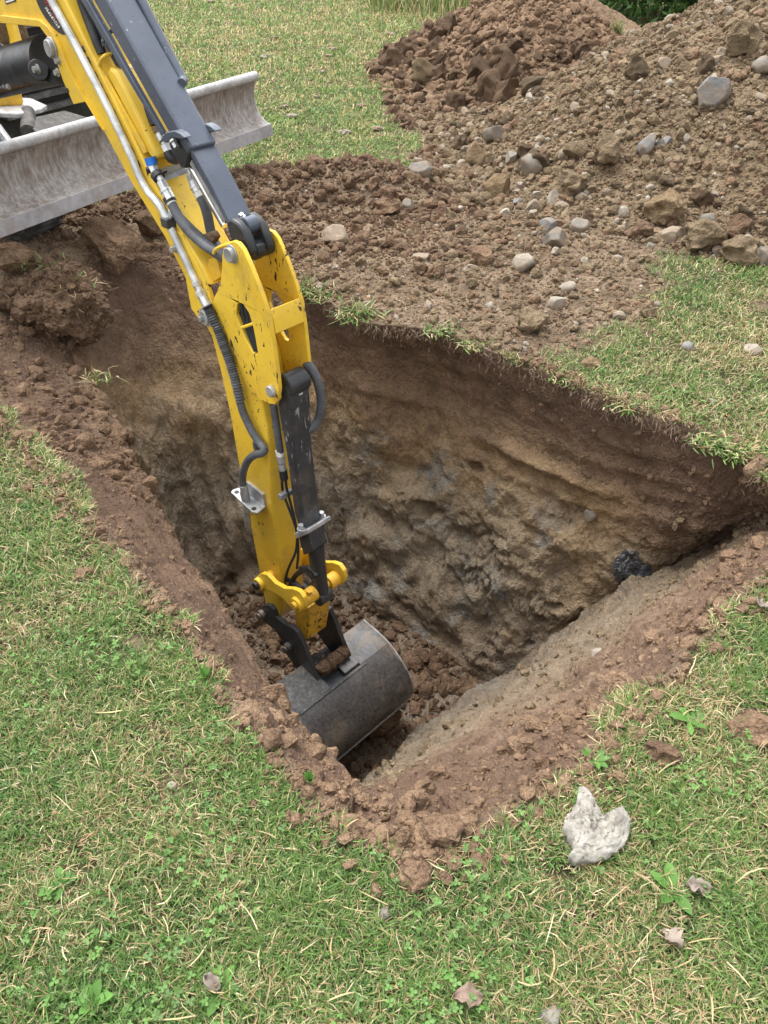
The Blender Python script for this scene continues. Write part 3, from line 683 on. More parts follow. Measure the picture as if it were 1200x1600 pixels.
MB().px([(386, 752), (392, 756), (412, 772), (415, 788), (412, 796), (388, 782)], -.064, -.070, -.058).build('bracket_tab', M['zinc'], br, .001)
for u, v in ((370, 770), (397, 796)):
    p = cut(u, v); MB().tube([p + up * .6, p + up * 1.3], .0105, 18).build('bracket_hole_shade', M['dark'], br)  # dark discs laid on the plate as the shade of its holes
hb = cut(385, 783); wb = float(NV @ hb) - C0
MB().tube([P(u, v, w) for u, v, w in ((374, 624, wh), (380, 644, wh), (387, 660, wh), (396, 678, wh), (406, 692, wh + .004), (413, 702, wh), (409, 708, wh - .010), (398, 711, (wh + wb) / 2), (388, 719, wb), (381, 734, wb), (379, 750, wb), (381, 764, wb))], .0150, 14, True, 5).build('side_hose', M['hose'], exc)
b = MB().tube([P(380, 758, wb), P(382, 768, wb)], .0165, 14); b.tube([P(381, 766, wb), P(385, 784, wb)], .0185, 6); b.tube([P(385, 783, wb), P(386, 806, wb)], .0155, 14); b.tube([P(386, 804, wb), P(388, 822, wb)], .0135, 14)
b.build('hose_fitting', M['zinc'], exc, .001)

# ---- stick (dipper arm)
stick_pts = [(338, 470), (320, 482), (316, 500), (330, 524), (345, 582), (358, 640), (375, 737), (390, 812), (405, 893), (412, 930), (417, 952), (426, 964), (438, 966), (442, 950), (441, 925), (437, 880), (431, 838), (425, 792), (420, 725), (417, 668), (411, 640), (404, 600), (395, 560), (380, 520), (360, 480), (350, 460)]
stick = MB().px(stick_pts, -.06, -.06, .06).build('stick', M['yellow'], exc, .006)
ear = [(335, 470), (344, 454), (349, 440), (351, 420), (352, 396), (354, 385), (360, 378), (368, 375), (376, 378), (384, 388), (396, 414), (412, 455), (424, 492), (431, 535), (437, 580), (440, 606), (439, 622), (434, 630), (426, 629), (416, 624), (410, 624), (402, 612), (380, 570), (356, 520)]
hole = [(375, 474), (379, 471), (385, 474), (393, 486), (399, 505), (404, 530), (407, 548), (405, 552), (400, 549), (389, 530), (380, 508), (373, 490)]
MB().px(ear, -.064, -.076, -.060, [hole]).build('ear_plate', M['yellow_worn'], stick, .0025)
er = [sz(u, v, -.064) for u, v in ear]
hr = [sz(u, v, -.064) for u, v in hole]
MB().prism(er, .060, .074, [hr]).build('ear_plate', M['yellow_worn'], stick, .0025)
# dark sheet for the shade of the hollow between the ears, hoses over it
MB().px([(372, 468), (380, 465), (397, 482), (410, 552), (404, 560), (386, 535), (372, 500)], -.060, -.0615, -.0602).build('opening_shade', M['dark'], stick)
b = MB()
for du_ in (0, 6, 11): b.tube([P(377 + du_, 474, -.066), P(385 + du_ * .9, 510, -.066), P(399 + du_ * .5, 548, -.066)], .007, 8, True, 4)
b.build('inner_hose', M['rubber'], stick)
MB().rod(P(378, 512, -.070), P(398, 505, -.070), .006).build('cross_rod', M['yellow'], stick)
# plate bridging the two ears
br_ = [(421, 484), (426, 500), (430, 522), (426, 524), (421, 503), (416, 486)]
MB().px(br_, -.064, -.060, .060).build('bridge_plate', M['yellow_worn'], stick, .002)
b = MB().pin(363, 397, -.076, .0235, -.076, -.094); b.pin(363, 397, -.076, .030, -.0755, -.080); b.build('ear_pin', M['zinc'], stick, .003)
b = MB().pin(426, 610, -.076, .021, -.076, -.092); b.build('ear_pin', M['zinc'], stick, .003)
# welded rib on the near side of the stick
MB().px([(352, 520), (366, 545), (384, 580), (402, 614), (398, 616), (380, 584), (360, 550), (348, 526)], -.06, -.068, -.058).build('weld_rib', M['yellow_worn'], stick, .0015)

# ---- arm ram with its square cover (blue-grey)
guard = [(60, -190), (168, 0), (226, 104), (283, 205), (299, 232), (290, 246), (270, 218), (262, 205), (204, 103), (145, 0), (30, -190)]
ram = MB().px(guard, -.056, -.056, .040).build('ram_cover', M['blue_grey'], exc, .008)
MB().px([(40, -196), (120, -40), (146, 4), (204, 106), (262, 208), (258, 210), (196, 106), (136, 4), (20, -190)], -.05, -.066, -.050).build('cover_skirt', M['blue_grey'], ram, .003)
for w0, w1 in ((-.078, -.050), (.034, .062)):
    b = MB().px([(258, 216), (266, 205), (280, 202), (290, 207), (296, 214), (290, 216), (276, 213), (268, 222)], -.06, w0, w1); b.build('flange', M['blue_grey'], ram, .003)
for w in (-.070, .054):
    a_ = sz(272, 219, -.066); MB().bolt(W3(*a_, w), (W3(*sz(276, 226, -.066), w) - W3(*a_, w)), .010, .024).build('bolt', M['chrome'], ram)
MB().px([(262, 208), (282, 208), (300, 238), (296, 262), (288, 262), (272, 232)], -.045, -.058, .042).build('barrel_head', M['black_paint'], ram, .006)
MB().tube([P(205, -30, .050), P(222, 2, .050), P(250, 56, .050), P(283, 118, .050), P(286, 126, .044), P(284, 130, .03)], .014, 14, True, 4).build('side_pipe', M['blue_grey'], ram)
plate = [(297, 232), (303, 240), (330, 288), (357, 342), (361, 350), (357, 353), (352, 345), (325, 293), (298, 245)]
MB().px(plate, -.05, -.050, .036).build('rod_plate', M['blue_grey'], ram, .003)
rod0, rod1 = P(306, 262, -.030), P(352, 348, -.030)
MB().rod(P(303, 262, -.018), P(354, 352, -.018), .019).build('ram_rod', M['rod'], ram)
MB().px([(300, 250), (352, 344), (349, 348), (322, 300), (298, 256)], -.050, -.053, -.048).build('plate_flange', M['chrome'], ram)
clv = [(352, 346), (360, 341), (370, 348), (380, 360), (388, 380), (392, 398), (386, 408), (374, 408), (366, 398), (360, 376)]
for w0, w1 in ((-.050, -.020), (.018, .046)):
    MB().px(clv, -.05, w0, w1).build('clevis', M['black_paint'], ram, .008)
b = MB().px([(362, 384), (374, 378), (388, 388), (391, 402), (384, 412), (372, 410), (363, 400)], -.05, -.019, .019); b.build('clevis_web', M['black_paint'], ram, .006)
b = MB().tube([W3(*sz(371, 357, -.05), -.022), W3(*sz(371, 357, -.05), .020)], .026, 20); b.build('hinge_roll', M['blue_grey'], ram, .003)
MB().bolt(W3(*sz(366, 350, -.03), 0.0) + np.array([0, 0, .016]), np.array([0, -.3, 1]) , .008, .010).build('bolt', M['chrome'], ram)
b = MB().tube([W3(*sz(380, 395, -.05), -.056), W3(*sz(380, 395, -.05), .056)], .030, 22); b.build('rod_eye', M['black_paint'], ram, .004)

# ---- hoses and fittings on top of the boom
MB().tube([P(u, v, w) for u, v, w in ((122, -30, .0), (138, 8, .0), (152, 32, -.01), (166, 56, -.016), (180, 82, -.018), (203, 126, -.012), (226, 168, -.012), (243, 197, -.012))], .0195, 16, True, 5).build('top_hose', M['rubber'], exc)
MB().tube([P(u, v, w) for u, v, w in ((118, -30, -.03), (134, 18, -.03), (150, 60, -.04), (160, 84, -.04))], .017, 12, True, 5).build('lower_hose', M['rubber'], exc)
MB().tube([P(u, v, w) for u, v, w in ((163, 72, -.05), (161, 64, -.05), (164, 56, -.045), (172, 50, -.035), (178, 46, -.03))], .006, 8, True, 4).build('hose_loop', M['blue_grey'], exc)
b = MB(); w = -.012
for (u0, v0, u1, v1, r, sg) in ((245, 199, 248, 206, .0185, 16), ):
    b.tube([P(u0, v0, w), P(u1, v1, w)], r, sg)
b.build('hose_collar', M['stone_tan'], exc)
b = MB()
for (u0, v0, u1, v1, r, sg) in ((248, 207, 251, 210, .015, 16), (250, 210, 256, 221, .0185, 16), (256, 222, 258, 226, .013, 12), (258, 226, 264, 238, .017, 6)):
    b.tube([P(u0, v0, w), P(u1, v1, w)], r, sg)
b.build('hose_fitting', M['chrome'], exc, .001)
b = MB().tube([P(264, 237, w), P(268, 246, w), P(276, 247, w + .015), P(282, 243, w + .04)], .019, 14, True, 3); b.build('elbow', M['black_paint'], exc)
w = -.070
MB().tube([P(234, 246, w), P(238, 258, w)], .0185, 16).build('blue_collar', M['blue_cap'], exc)
b = MB()
for (u0, v0, u1, v1, r, sg) in ((238, 258, 245, 272, .0165, 6), (244, 270, 252, 283, .013, 12), (252, 283, 258, 295, .017, 6), (258, 296, 267, 312, .0175, 16), (258, 296, 260, 300, .0195, 16)):
    b.tube([P(u0, v0, w), P(u1, v1, w)], r, sg)
b.build('hose_fitting', M['chrome'], exc, .001)
MB().tube([P(244, 272, w), P(249, 278, w)], .021, 16).build('black_collar', M['rubber'], exc)
MB().tube([P(263, 308, w), P(267, 316, w)], .0205, 14).build('black_collar', M['rubber'], exc)
MB().tube([P(266, 314, w), P(269, 319, w)], .0165, 14).build('white_collar', M['white_mark'], exc)
MB().tube([P(u, v, ww) for u, v, ww in ((268, 318, w), (275, 331, w), (285, 348, w), (300, 366, w + .004), (318, 382, w + .008), (336, 394, w + .01), (352, 406, w + .02), (362, 420, w + .03))], .0165, 14, True, 5).build('boom_hose', M['hose'], exc)
MB().tube([P(u, v, ww) for u, v, ww in ((232, 262, w), (240, 290, w + .01), (262, 316, w + .01), (290, 346, w + .012), (320, 374, w + .02), (350, 396, w + .03))], .010, 10, True, 5).build('thin_hose', M['rubber'], exc)
w = -.004
b = MB()
for (u0, v0, u1, v1, r, sg) in ((292, 254, 296, 264, .016, 6), (294, 260, 300, 276, .013, 12), (298, 272, 302, 284, .0175, 6), (302, 283, 310, 300, .0185, 16), (305, 290, 307, 294, .0205, 16)):
    b.tube([P(u0, v0, w), P(u1, v1, w)], r, sg)
b.build('hose_fitting', M['chrome'], exc, .001)
MB().tube([P(310, 300, w), P(314, 308, w)], .0175, 14).build('white_collar', M['white_mark'], exc)
MB().tube([P(u, v, ww) for u, v, ww in ((313, 306, w), (320, 322, w), (325, 340, w), (329, 360, w), (336, 380, w), (350, 398, w - .005), (362, 412, w - .01))], .0165, 14, True, 5).build('boom_hose', M['hose'], exc)
MB().tube([P(327, 364, w), P(330, 374, w)], .019, 12).build('hose_tie', M['rubber'], exc)
# drilled bracket holding the two fittings
bp = [P(246, 276, -.062), P(288, 262, .03), P(291, 268, .03), P(249, 283, -.062)]
b = MB().add(bp + [p + np.array([0, 0, -.006]) - MV * .002 for p in bp], [(0, 1, 2, 3), (7, 6, 5, 4), (0, 4, 5, 1), (1, 5, 6, 2), (2, 6, 7, 3), (3, 7, 4, 0)])
bp = [P(251, 272, -.05), P(255, 263, -.05), P(278, 256, .012), P(286, 260, .03), P(288, 264, .03), P(250, 277, -.06)]
b.add(bp + [p + MV * .006 for p in bp], [tuple(range(6)), tuple(range(11, 5, -1))] + [(i, (i + 1) % 6, 6 + (i + 1) % 6, 6 + i) for i in range(6)])
b = b.build('drilled_bracket', M['zinc'], exc, .001)
for u, v, ww in ((257, 267, -.035), (270, 263, .0)):
    p = P(u, v, ww); MB().tube([p - MV * .001, p - MV * .0035], .0085, 14).build('bracket_hole_shade', M['dark'], b)  # holes given as dark discs, their shade put into the colour
MB().tube([P(u, v, ww) for u, v, ww in ((334, 396, -.072), (337, 390, -.074), (346, 385, -.074), (358, 381, -.072), (368, 379, -.068))], .0055, 10, True, 4).build('hose_guard', M['yellow'], stick)
# grease and mud stains on the boom head
MB().px([(312, 372), (318, 366), (330, 362), (336, 372), (330, 382), (320, 386), (311, 380)], -.045, -.046, -.02).build('dirt_lump', M['clod_dark'], boom, .004)

# ---- bucket ram on the face of the stick
g = [(433, 634), (436, 612), (444, 600), (452, 604), (456, 640), (458, 690), (466, 760), (473, 803), (477, 830), (469, 834), (459, 802), (446, 704)]
br2 = MB().px(g, -.045, -.045, .041).build('bucket_ram_cover', M['worn_black'], exc, .010)
top = W3(*sz(446, 606, -.045), 0)
MB().tube([W3(*sz(444, 604, -.045), -.044), W3(*sz(444, 604, -.045), .042)], .042, 26).build('ram_eye', M['black_paint'], br2, .006)
MB().bolt(P(464, 612, .0), -MV + np.array([0, 0, .35]), .012, .020).build('bolt', M['zinc'], br2)
fl = [(466, 836), (480, 829), (481, 835), (468, 843)]
MB().px([(462, 832), (482, 826), (484, 833), (464, 841)], -.056, -.064, .056).build('flange', M['zinc'], br2, .004)
for w in (-.056, .050):
    a_ = sz(470, 828, -.058); MB().bolt(W3(*a_, w), np.array([0, 0, 1]) - MV * .0, .011, .026).build('bolt', M['zinc'], br2)
MB().px([(466, 840), (481, 834), (488, 862), (474, 868)], -.045, -.045, .04).build('ram_collar', M['worn_black'], br2, .006)
MB().rod(P(493, 850, -.002), P(502, 932, -.002), .0335, 26).build('ram_rod_sleeve', M['black_paint'], br2)
MB().tube([W3(*sz(503, 930, 0), -.032), W3(*sz(503, 930, 0), .036)], .037, 24).build('rod_eye', M['black_paint'], br2, .004)
MB().tube([P(u, v, w) for u, v, w in ((478, 566, .06), (490, 582, .075), (499, 606, .085), (502, 630, .085), (498, 652, .075), (488, 668, .05), (478, 672, .03))], .0165, 14, True, 5).build('side_hose', M['hose'], exc)
w = -.040
MB().tube([P(427, 632, w), P(432, 664, w), P(438, 706, w)], .0140, 12).build('straight_hose', M['hose'], exc)
MB().tube([P(437, 704, w), P(438, 711, w)], .0165, 12).build('white_collar', M['white_mark'], exc)
b = MB().tube([P(438, 711, w), P(440, 722, w)], .016, 6); b.tube([P(440, 724, w), P(442, 734, w)], .0145, 12); b.build('hose_fitting', M['zinc'], exc)
b = MB().tube([P(442, 734, w), P(444, 748, w)], .016, 12); b.tube([P(441, 747, w), P(441, 762, w), P(446, 780, w), P(458, 812, w), (P(464, 834, w)), P(462, 862, w), P(450, 890, w), P(444, 916, w)], .0055, 8, True, 4)
b.tube([P(446, 747, w), P(448, 764, w), P(454, 786, w), P(462, 820, w), P(466, 860, w), P(464, 888, w)], .0055, 8, True, 4); b.build('thin_hose', M['rubber'], exc)
MB().box(P(446, 772, w - .006), NV * .028, MV * .010, np.array([0, 0, .012])).build('hose_junction', M['zinc'], exc, .002)
b = MB()
for pts in ([(452, 922), (458, 905), (470, 893), (484, 893), (490, 905)], [(448, 905), (462, 912), (472, 920)], [(470, 888), (484, 888), (496, 900)]):
    b.tube([P(u, v, -.03) for u, v in pts], lambda t: .011 + .0015 * math.sin(t * 90), 10, True, 8)
b.build('wrapped_hose', M['rubber'], exc)

# ---- linkage, quick hitch and bucket
lk = [(402, 906), (405, 898), (411, 894), (420, 896), (432, 909), (446, 917), (460, 918), (470, 922), (477, 932), (480, 943), (477, 952), (468, 955), (459, 949), (446, 934), (434, 926), (424, 921), (416, 924), (406, 918)]
lp = [sz(u, v, -.115) for u, v in lk]
for w0, w1 in ((-.125, -.105), (.092, .112)):
    o = MB().prism(lp, w0, w1); 
    a_ = sz(410, 909, -.115); c_ = sz(468, 941, -.115)
    o.tube([W3(*a_, w0 - .018), W3(*a_, w1 + .012)], .030, 22); o.tube([W3(*c_, w0 - .012), W3(*c_, w1 + .008)], .032, 22)
    o = o.build('link_arm', M['yellow'], exc, .003)
    MB().tube([W3(*a_, w0 - .034), W3(*a_, w1 + .016)], .019, 20).build('pin', M['dark'], o, .002)
    MB().tube([W3(*c_, w0 - .026), W3(*c_, w1 + .012)], .017, 20).build('pin', M['yellow_grimy'], o, .002)
a_ = sz(410, 909, -.115); c_ = sz(468, 941, -.115)
b = MB().tube([W3(*a_, -.105), W3(*a_, .092)], .026, 20); b.build('stick_boss', M['yellow_grimy'], stick)
b = MB().tube([W3(*c_, -.105), W3(*c_, -.034)], .033, 22); b.tube([W3(*c_, .040), W3(*c_, .092)], .033, 22); b.tube([W3(*c_, -.034), W3(*c_, .04)], .02, 18)
b.build('ram_pin_tube', M['yellow_grimy'], exc, .002)
a2 = (c_[0] - .02, c_[1] + .030); MB().tube([W3(c_[0] - .01, c_[1] + .026, -.075), W3(c_[0] - .02, c_[1] + .056, -.075)], .012, 12).build('grease_boss', M['yellow_grimy'], exc)
MB().px([(460, 956), (466, 944), (482, 950), (483, 972), (479, 1001), (470, 990), (462, 978)], -.06, -.058, .058).build('bucket_link', M['yellow_grimy'], exc, .004)

bk_ear = [(406, 958), (408, 949), (415, 944), (423, 945), (429, 952), (433, 963), (444, 972), (457, 978), (466, 986), (473, 1000), (480, 1018), (487, 1036), (496, 1058), (507, 1080), (512, 1092), (504, 1092), (486, 1070), (462, 1040), (450, 1022), (442, 1000), (432, 984), (420, 974), (410, 967)]
ep = [sz(u, v, -.10) for u, v in bk_ear]
prof = [(1.835, -1.168), (1.813, -1.170), (1.76, -1.176), (1.70, -1.184), (1.665, -1.196), (1.63, -1.214), (1.595, -1.240), (1.56, -1.272), (1.53, -1.305), (1.508, -1.342), (1.497, -1.385), (1.500, -1.43), (1.514, -1.47), (1.536, -1.505), (1.58, -1.545), (1.66, -1.575), (1.78, -1.590), (1.93, -1.595)]
BL, BR_ = -.275, .270
def shell(profile, w0, w1, th):
    n = len(profile); pr = np.array(profile); t = np.gradient(pr, axis=0); t /= np.linalg.norm(t, axis=1)[:, None]
    nn = np.stack([-t[:, 1], t[:, 0]], 1); cc = pr.mean(0); s_ = np.sign(((cc - pr) * nn).sum(1)); inn = pr + nn * s_[:, None] * th
    return [tuple(q) for q in pr] + [tuple(q) for q in inn[::-1]]
bucket = MB().prism(shell(prof[4:], BL, BR_, .012), BL, BR_).build('bucket_shell', M['bucket_back'], exc, .0, angle=50)
# flat top plate, cut out in the middle for the hitch
tp = shell(prof[:5], BL, BR_, .012)
b = MB().prism(tp, BL, -.085); b.prism(tp, .10, BR_)
b.build('bucket_top_plate', M['bucket'], bucket, .001)
wl_ = [(1.668, -1.190), (1.640, -1.203), (1.634, -1.212), (1.662, -1.200)]
MB().prism([(1.662, -1.192), (1.650, -1.198), (1.650, -1.206), (1.664, -1.200)], BL + .005, .13).build('weld_seam', M['bucket'], bucket, .002)
MB().prism([(1.735, -1.176), (1.672, -1.186), (1.670, -1.2), (1.735, -1.19)], .01, .10).build('stiffener_plate', M['bucket'], bucket, .002)
side = prof + [(1.90, -1.35)]
for w0, w1 in ((BL - .012, BL), (BR_, BR_ + .012)):
    MB().prism(side, w0, w1).build('bucket_side', M['bucket'], bucket, .002)
    rim = shell(prof[:15], 0, 0, .03)
    MB().prism([(a, c) for a, c in rim], w0 - .006 if w0 < 0 else w1 - .002, w0 + .002 if w0 < 0 else w1 + .006).build('side_rim', M['edge_steel'], bucket, .002)
ed = [(1.512, -1.468), (1.530, -1.503), (1.562, -1.536), (1.556, -1.545), (1.522, -1.511), (1.503, -1.472)]
MB().prism([(1.524, -1.486), (1.537, -1.506), (1.545, -1.516), (1.538, -1.522), (1.528, -1.512), (1.515, -1.490)], BL, BR_).build('wear_strip', M['edge_steel'], bucket, .002)
MB().prism([(1.90, -1.587), (2.02, -1.592), (2.02, -1.600), (1.90, -1.607)], BL, BR_).build('cutting_edge', M['edge_steel'], bucket, .001)
for w0, w1 in ((-.108, -.086), (.078, .100)):
    o = MB().prism(ep, w0, w1).build('bucket_ear', M['black_paint'], bucket, .003)
    for (u, v) in ((414, 957), (455, 1008)):
        q = sz(u, v, -.10); s_ = -1 if w0 < 0 else 1; e_ = w0 if w0 < 0 else w1
        t_ = MB().tube([W3(*q, e_), W3(*q, e_ + s_ * .022)], .024, 20); t_.tube([W3(*q, e_ + s_ * .02), W3(*q, e_ + s_ * .034)], .016, 20); t_.build('ear_pin', M['bucket'], o, .003)
        MB().tube([W3(*q, -.086), W3(*q, .078)], .019, 18).build('cross_pin', M['zinc'] if u > 430 else M['dark'], o)
        if s_ > 0: pass
# dirty cross tube and the muddy hollow of the hitch
ct = sz(497, 1050, -.086)
tw = np.linspace(-.086, .080, 26)
b = MB().tube([W3(ct[0] + .002 * math.sin(w * 150), ct[1] + .003 * math.sin(w * 90 + 1), w) for w in tw], [.029 + .004 * math.sin(i * 1.9) * math.sin(i * .7) + .003 * (i % 3) for i in range(26)], 22)
b.build('cross_tube', M['clod_dark'], bucket, label='cross tube caked in mud', angle=70)
b = MB()
for k in range(9):
    w = -.03 + .055 * (k / 8) + .004 * math.sin(k * 7); p = W3(ct[0] - .012, ct[1] - .02, w)
    b.tube([p, p + np.array([.006 * math.sin(k * 3), .004, -.02]), p + np.array([.012 * math.sin(k * 5), .006, -.045 - .01 * math.sin(k)])], .0011, 5)
b.build('caught_straw', M['stone_tan'], bucket)
MB().prism([(1.72, -1.21), (1.64, -1.215), (1.66, -1.25), (1.9, -1.28), (1.9, -1.262)], -.086, .10).build('inner_plate', M['worn_black'], bucket, .002)

# ---- dozer blade across the front of the machine
ZB = .30
Ab, Bb = at(0, 372, ZB), at(425, 212, ZB); bd = (Bb - Ab) / np.linalg.norm(Bb - Ab); bback = np.array([-bd[1], bd[0], 0.0])
Lb = np.linalg.norm(Bb - Ab)
def bl(t, back, up): return Ab + bd * t + bback * back + np.array([0, 0, up])
bprof = [(0.0, 0.0), (.010, .062), (.012, .066), (.052, .080), (.085, .110), (.106, .150), (.117, .195), (.115, .240), (.102, .285), (.082, .315), (.070, .322)]
def extr(pr, t0, t1, shear=0.0, n=40):
    vv, ff = [], []; k = len(pr)
    for i in range(n + 1):
        t = t0 + (t1 - t0) * i / n
        for (bk_, up_) in pr: vv.append(bl(t, bk_, up_))
    for i in range(n):
        for j in range(k):
            a = i * k + j; c = i * k + (j + 1) % k; ff.append((a, c, c + k, a + k))
    ff += [tuple(reversed(range(k))), tuple(n * k + j for j in range(k))]
    return vv, ff
back_ = [(x + .016, y) for x, y in bprof[3:]][::-1]
bm_ = MB().add(*extr(bprof[2:] + back_ + [(.03, .066)], -.55, Lb)); blade = bm_.build('dozer_blade', M['blade'], exc, .0, angle=50)
MB().add(*extr([(-.004, 0), (.008, .066), (.022, .066), (.012, 0)], -.55, Lb + .012)).build('cutting_edge', M['blade_edge'], blade, .0015)
rimc = [(.088 + .026 * math.cos(t), .326 + .026 * math.sin(t)) for t in np.linspace(0, 2 * math.pi, 14, endpoint=False)]
MB().add(*extr(rimc, -.55, Lb)).build('top_rim', M['blade_rim'], blade, angle=60)
endp = bprof[2:] + [(.135, .32), (.145, .2), (.12, .1), (.05, .066)]
MB().add(*extr(endp, Lb - .0, Lb + .010, n=1)).build('end_plate', M['blade_rim'], blade, .002)
# soil caught in the angle above the cutting edge
dv = []; 
for i, t in enumerate(np.linspace(.9, 1.42, 60)):
    e_ = math.sin(math.pi * i / 59) ; hh_ = .012 + .02 * e_ * (1 + .5 * math.sin(i * 1.7) + .3 * math.sin(i * 4.1)); dv.append((t, hh_))
vv, ff = [], []
for (t, h_) in dv: vv += [bl(t, .012, .060), bl(t, .014, .066 + h_ * .35), bl(t, .05, .082 + h_), bl(t, .09, .10)]
for i in range(len(dv) - 1):
    for j in range(3): a = i * 4 + j; ff.append((a, a + 1, a + 5, a + 4))
MB().add(vv, ff, True).build('caught_soil', M['clod_tan'], blade)

# ---- chassis behind the blade: arms, tracks, turntable, swing post, lift ram, engine hood grille
z3 = np.array([0, 0, 1.0])
def bpt(u, v, back):     # sighted point lying 'back' metres behind the line of the blade
    n_ = bback; d = ray(u, v); t = ((Ab + bback * back - O3) @ n_) / (d @ n_); return O3 + d * t
ch = MB(); tc = bpt(60, 175, .75)
ch.box(bl(.05, .95, .26), bd * .42, bback * .42, z3 * .11)
chassis = ch.build('undercarriage', M['dark'], exc, .02)
for t in (-.20, .42):
    q0_ = bl(t, .21, .12); q1_ = bl(t + .0, .70, .26)
    b = MB(); b.add([q0_ - bd * .06 - z3 * .05, q0_ + bd * .06 - z3 * .05, q0_ + bd * .06 + z3 * .06, q0_ - bd * .06 + z3 * .06, q1_ - bd * .05 - z3 * .06, q1_ + bd * .05 - z3 * .06, q1_ + bd * .05 + z3 * .05, q1_ - bd * .05 + z3 * .05], [(0, 1, 2, 3), (7, 6, 5, 4), (0, 4, 5, 1), (1, 5, 6, 2), (2, 6, 7, 3), (3, 7, 4, 0)])
    b.build('blade_arm', M['track_dust'], blade, .01)
# dusty cover plate and hinge above the blade arm
hp = [bpt(u, v, k) for u, v, k in ((55, 182, .30), (100, 172, .42), (146, 186, .34), (118, 200, .20), (60, 207, .14), (50, 200, .20))]
MB().add(hp + [p - z3 * .03 for p in hp], [tuple(range(6)), tuple(range(11, 5, -1))] + [(i, (i + 1) % 6, 6 + (i + 1) % 6, 6 + i) for i in range(6)]).build('dusty_cover', M['track_dust'], blade, .006)
MB().rod(bpt(44, 206, .22), bpt(44, 176, .36), .035).build('hinge_tube', M['track_dust'], blade)
MB().rod(bpt(-5, 200, .2), bpt(14, 226, .1), .025).build('blade_ram', M['zinc'], blade)
for t0_ in (-.95, .28):
    tr = MB(); pts_ = []
    for k in range(44):
        a = k / 44 * 2 * math.pi; x_ = 1.0 * math.cos(a); y_ = math.sin(a)
        bx_ = 1.25 + .95 * np.sign(x_) * abs(x_) ** .55; uz = .27 + .27 * np.sign(y_) * abs(y_) ** .6; pts_.append((bx_, uz))
    vv, ff = [], []; k = len(pts_)
    for t in (t0_, t0_ + .30):
        for bx_, uz in pts_: vv.append(bl(t, bx_, uz - ZB + .02))
    ff = [(j, (j + 1) % k, k + (j + 1) % k, k + j) for j in range(k)] + [tuple(range(k)), tuple(range(2 * k - 1, k - 1, -1))]
    tr.add(vv, ff)
    for j in range(0, k, 1):
        bx_, uz = pts_[j]; bx2, uz2 = pts_[(j + 1) % k]; cx, cz = (bx_ + bx2) / 2, (uz + uz2) / 2
        tx, tz = bx2 - bx_, uz2 - uz; ln = math.hypot(tx, tz); tx /= ln; tz /= ln
        e1 = bback * tx + z3 * tz; e2 = -bback * tz + z3 * tx
        tr.box(bl(t0_ + .15, cx, cz - ZB + .02) - e2 * .008, bd * .15, e1 * ln * .3, e2 * .018)
    tr.build('track', M['track_dust'], exc, .004)
# turntable plate, yellow swing post
tt = [bpt(u, v, k) for u, v, k in ((-30, 176, .30), (28, 178, .30), (64, 170, .34), (73, 164, .40), (48, 153, .55), (-40, 150, .60))]
MB().add(tt + [p - z3 * .02 for p in tt], [tuple(range(6)), tuple(range(11, 5, -1))] + [(i, (i + 1) % 6, 6 + (i + 1) % 6, 6 + i) for i in range(6)]).build('turntable_plate', M['blade_rim'], exc, .004)
yp = [bpt(u, v, k) for u, v, k in ((-30, 132, .42), (32, 134, .42), (38, 162, .42), (30, 166, .42), (10, 166, .42), (-30, 170, .42))]
MB().add(yp + [p + bback * .25 for p in yp], [tuple(range(6)), tuple(range(11, 5, -1))] + [(i, (i + 1) % 6, 6 + (i + 1) % 6, 6 + i) for i in range(6)]).build('swing_post', M['yellow_grimy'], exc, .008)
up_ = [bpt(u, v, k) for u, v, k in ((20, 36, .75), (27, 36, .75), (38, 74, .72), (36, 82, .72), (28, 84, .72), (26, 60, .74))]
MB().add(up_ + [p + bback * .06 for p in up_], [tuple(range(6)), tuple(range(11, 5, -1))] + [(i, (i + 1) % 6, 6 + (i + 1) % 6, 6 + i) for i in range(6)]).build('post_bracket', M['yellow'], exc, .004)
MB().box(bpt(0, 66, .9), bd * .16, bback * .05, z3 * .14).build('post_housing', M['clod_ochre'], exc, .02)
MB().rod(bpt(-20, 62, .68), bpt(16, 88, .66), .026).build('swing_hose', M['hose'], exc)
# boom lift ram: fat black barrel with side pipe, bolted gland
lr0, lr1 = P(-60, 128, -.0), P(84, 84, -.0)
lift = MB().rod(P(-90, 134, -.02), P(80, 92, -.02), .078, 28).build('lift_ram', M['black_paint'], exc)
MB().rod(P(-70, 158, -.03), P(96, 118, -.03), .028).build('ram_pipe', M['black_paint'], lift)
MB().rod(P(-40, 148, -.05), P(56, 122, -.05), .022).build('ram_pipe', M['clod_dark'], lift)
b = MB().bolt(P(60, 108, -.09), -NV, .011, .02); b.build('bolt', M['zinc'], lift)
b = MB().tube([P(60, 109, -.07), P(60, 109, -.088)], .034, 20); b.tube([P(64, 112, -.07), P(70, 123, -.07)], .020, 12); b.build('gland', M['black_paint'], lift, .003)
b = MB()
for k in range(3): b.tube([P(4 + 6 * k, 124 + k, -.07), P(2 + 6 * k, 134 + k, -.07)], .012, 10)
b.build('ram_fitting', M['zinc'], lift)
# engine hood with slatted grille
hd = MB(); hc = bpt(40, 60, 1.35)
hd.box(hc + bback * .35 - z3 * .05, bd * .55, bback * .33, z3 * .50); hood = hd.build('engine_hood', M['dark'], exc, .03)
gr = MB()
for k in range(9): gr.box(hc - bback * .0 + z3 * (.22 - .075 * k), bd * .30, bback * .03, z3 * .017 + bback * .01)
gr.build('grille', M['track_dust'], hood, .004)
MB().box(bl(.2, .75, .55) , bd * .5, bback * .18, z3 * .12).build('swing_frame', M['dark'], exc, .02)

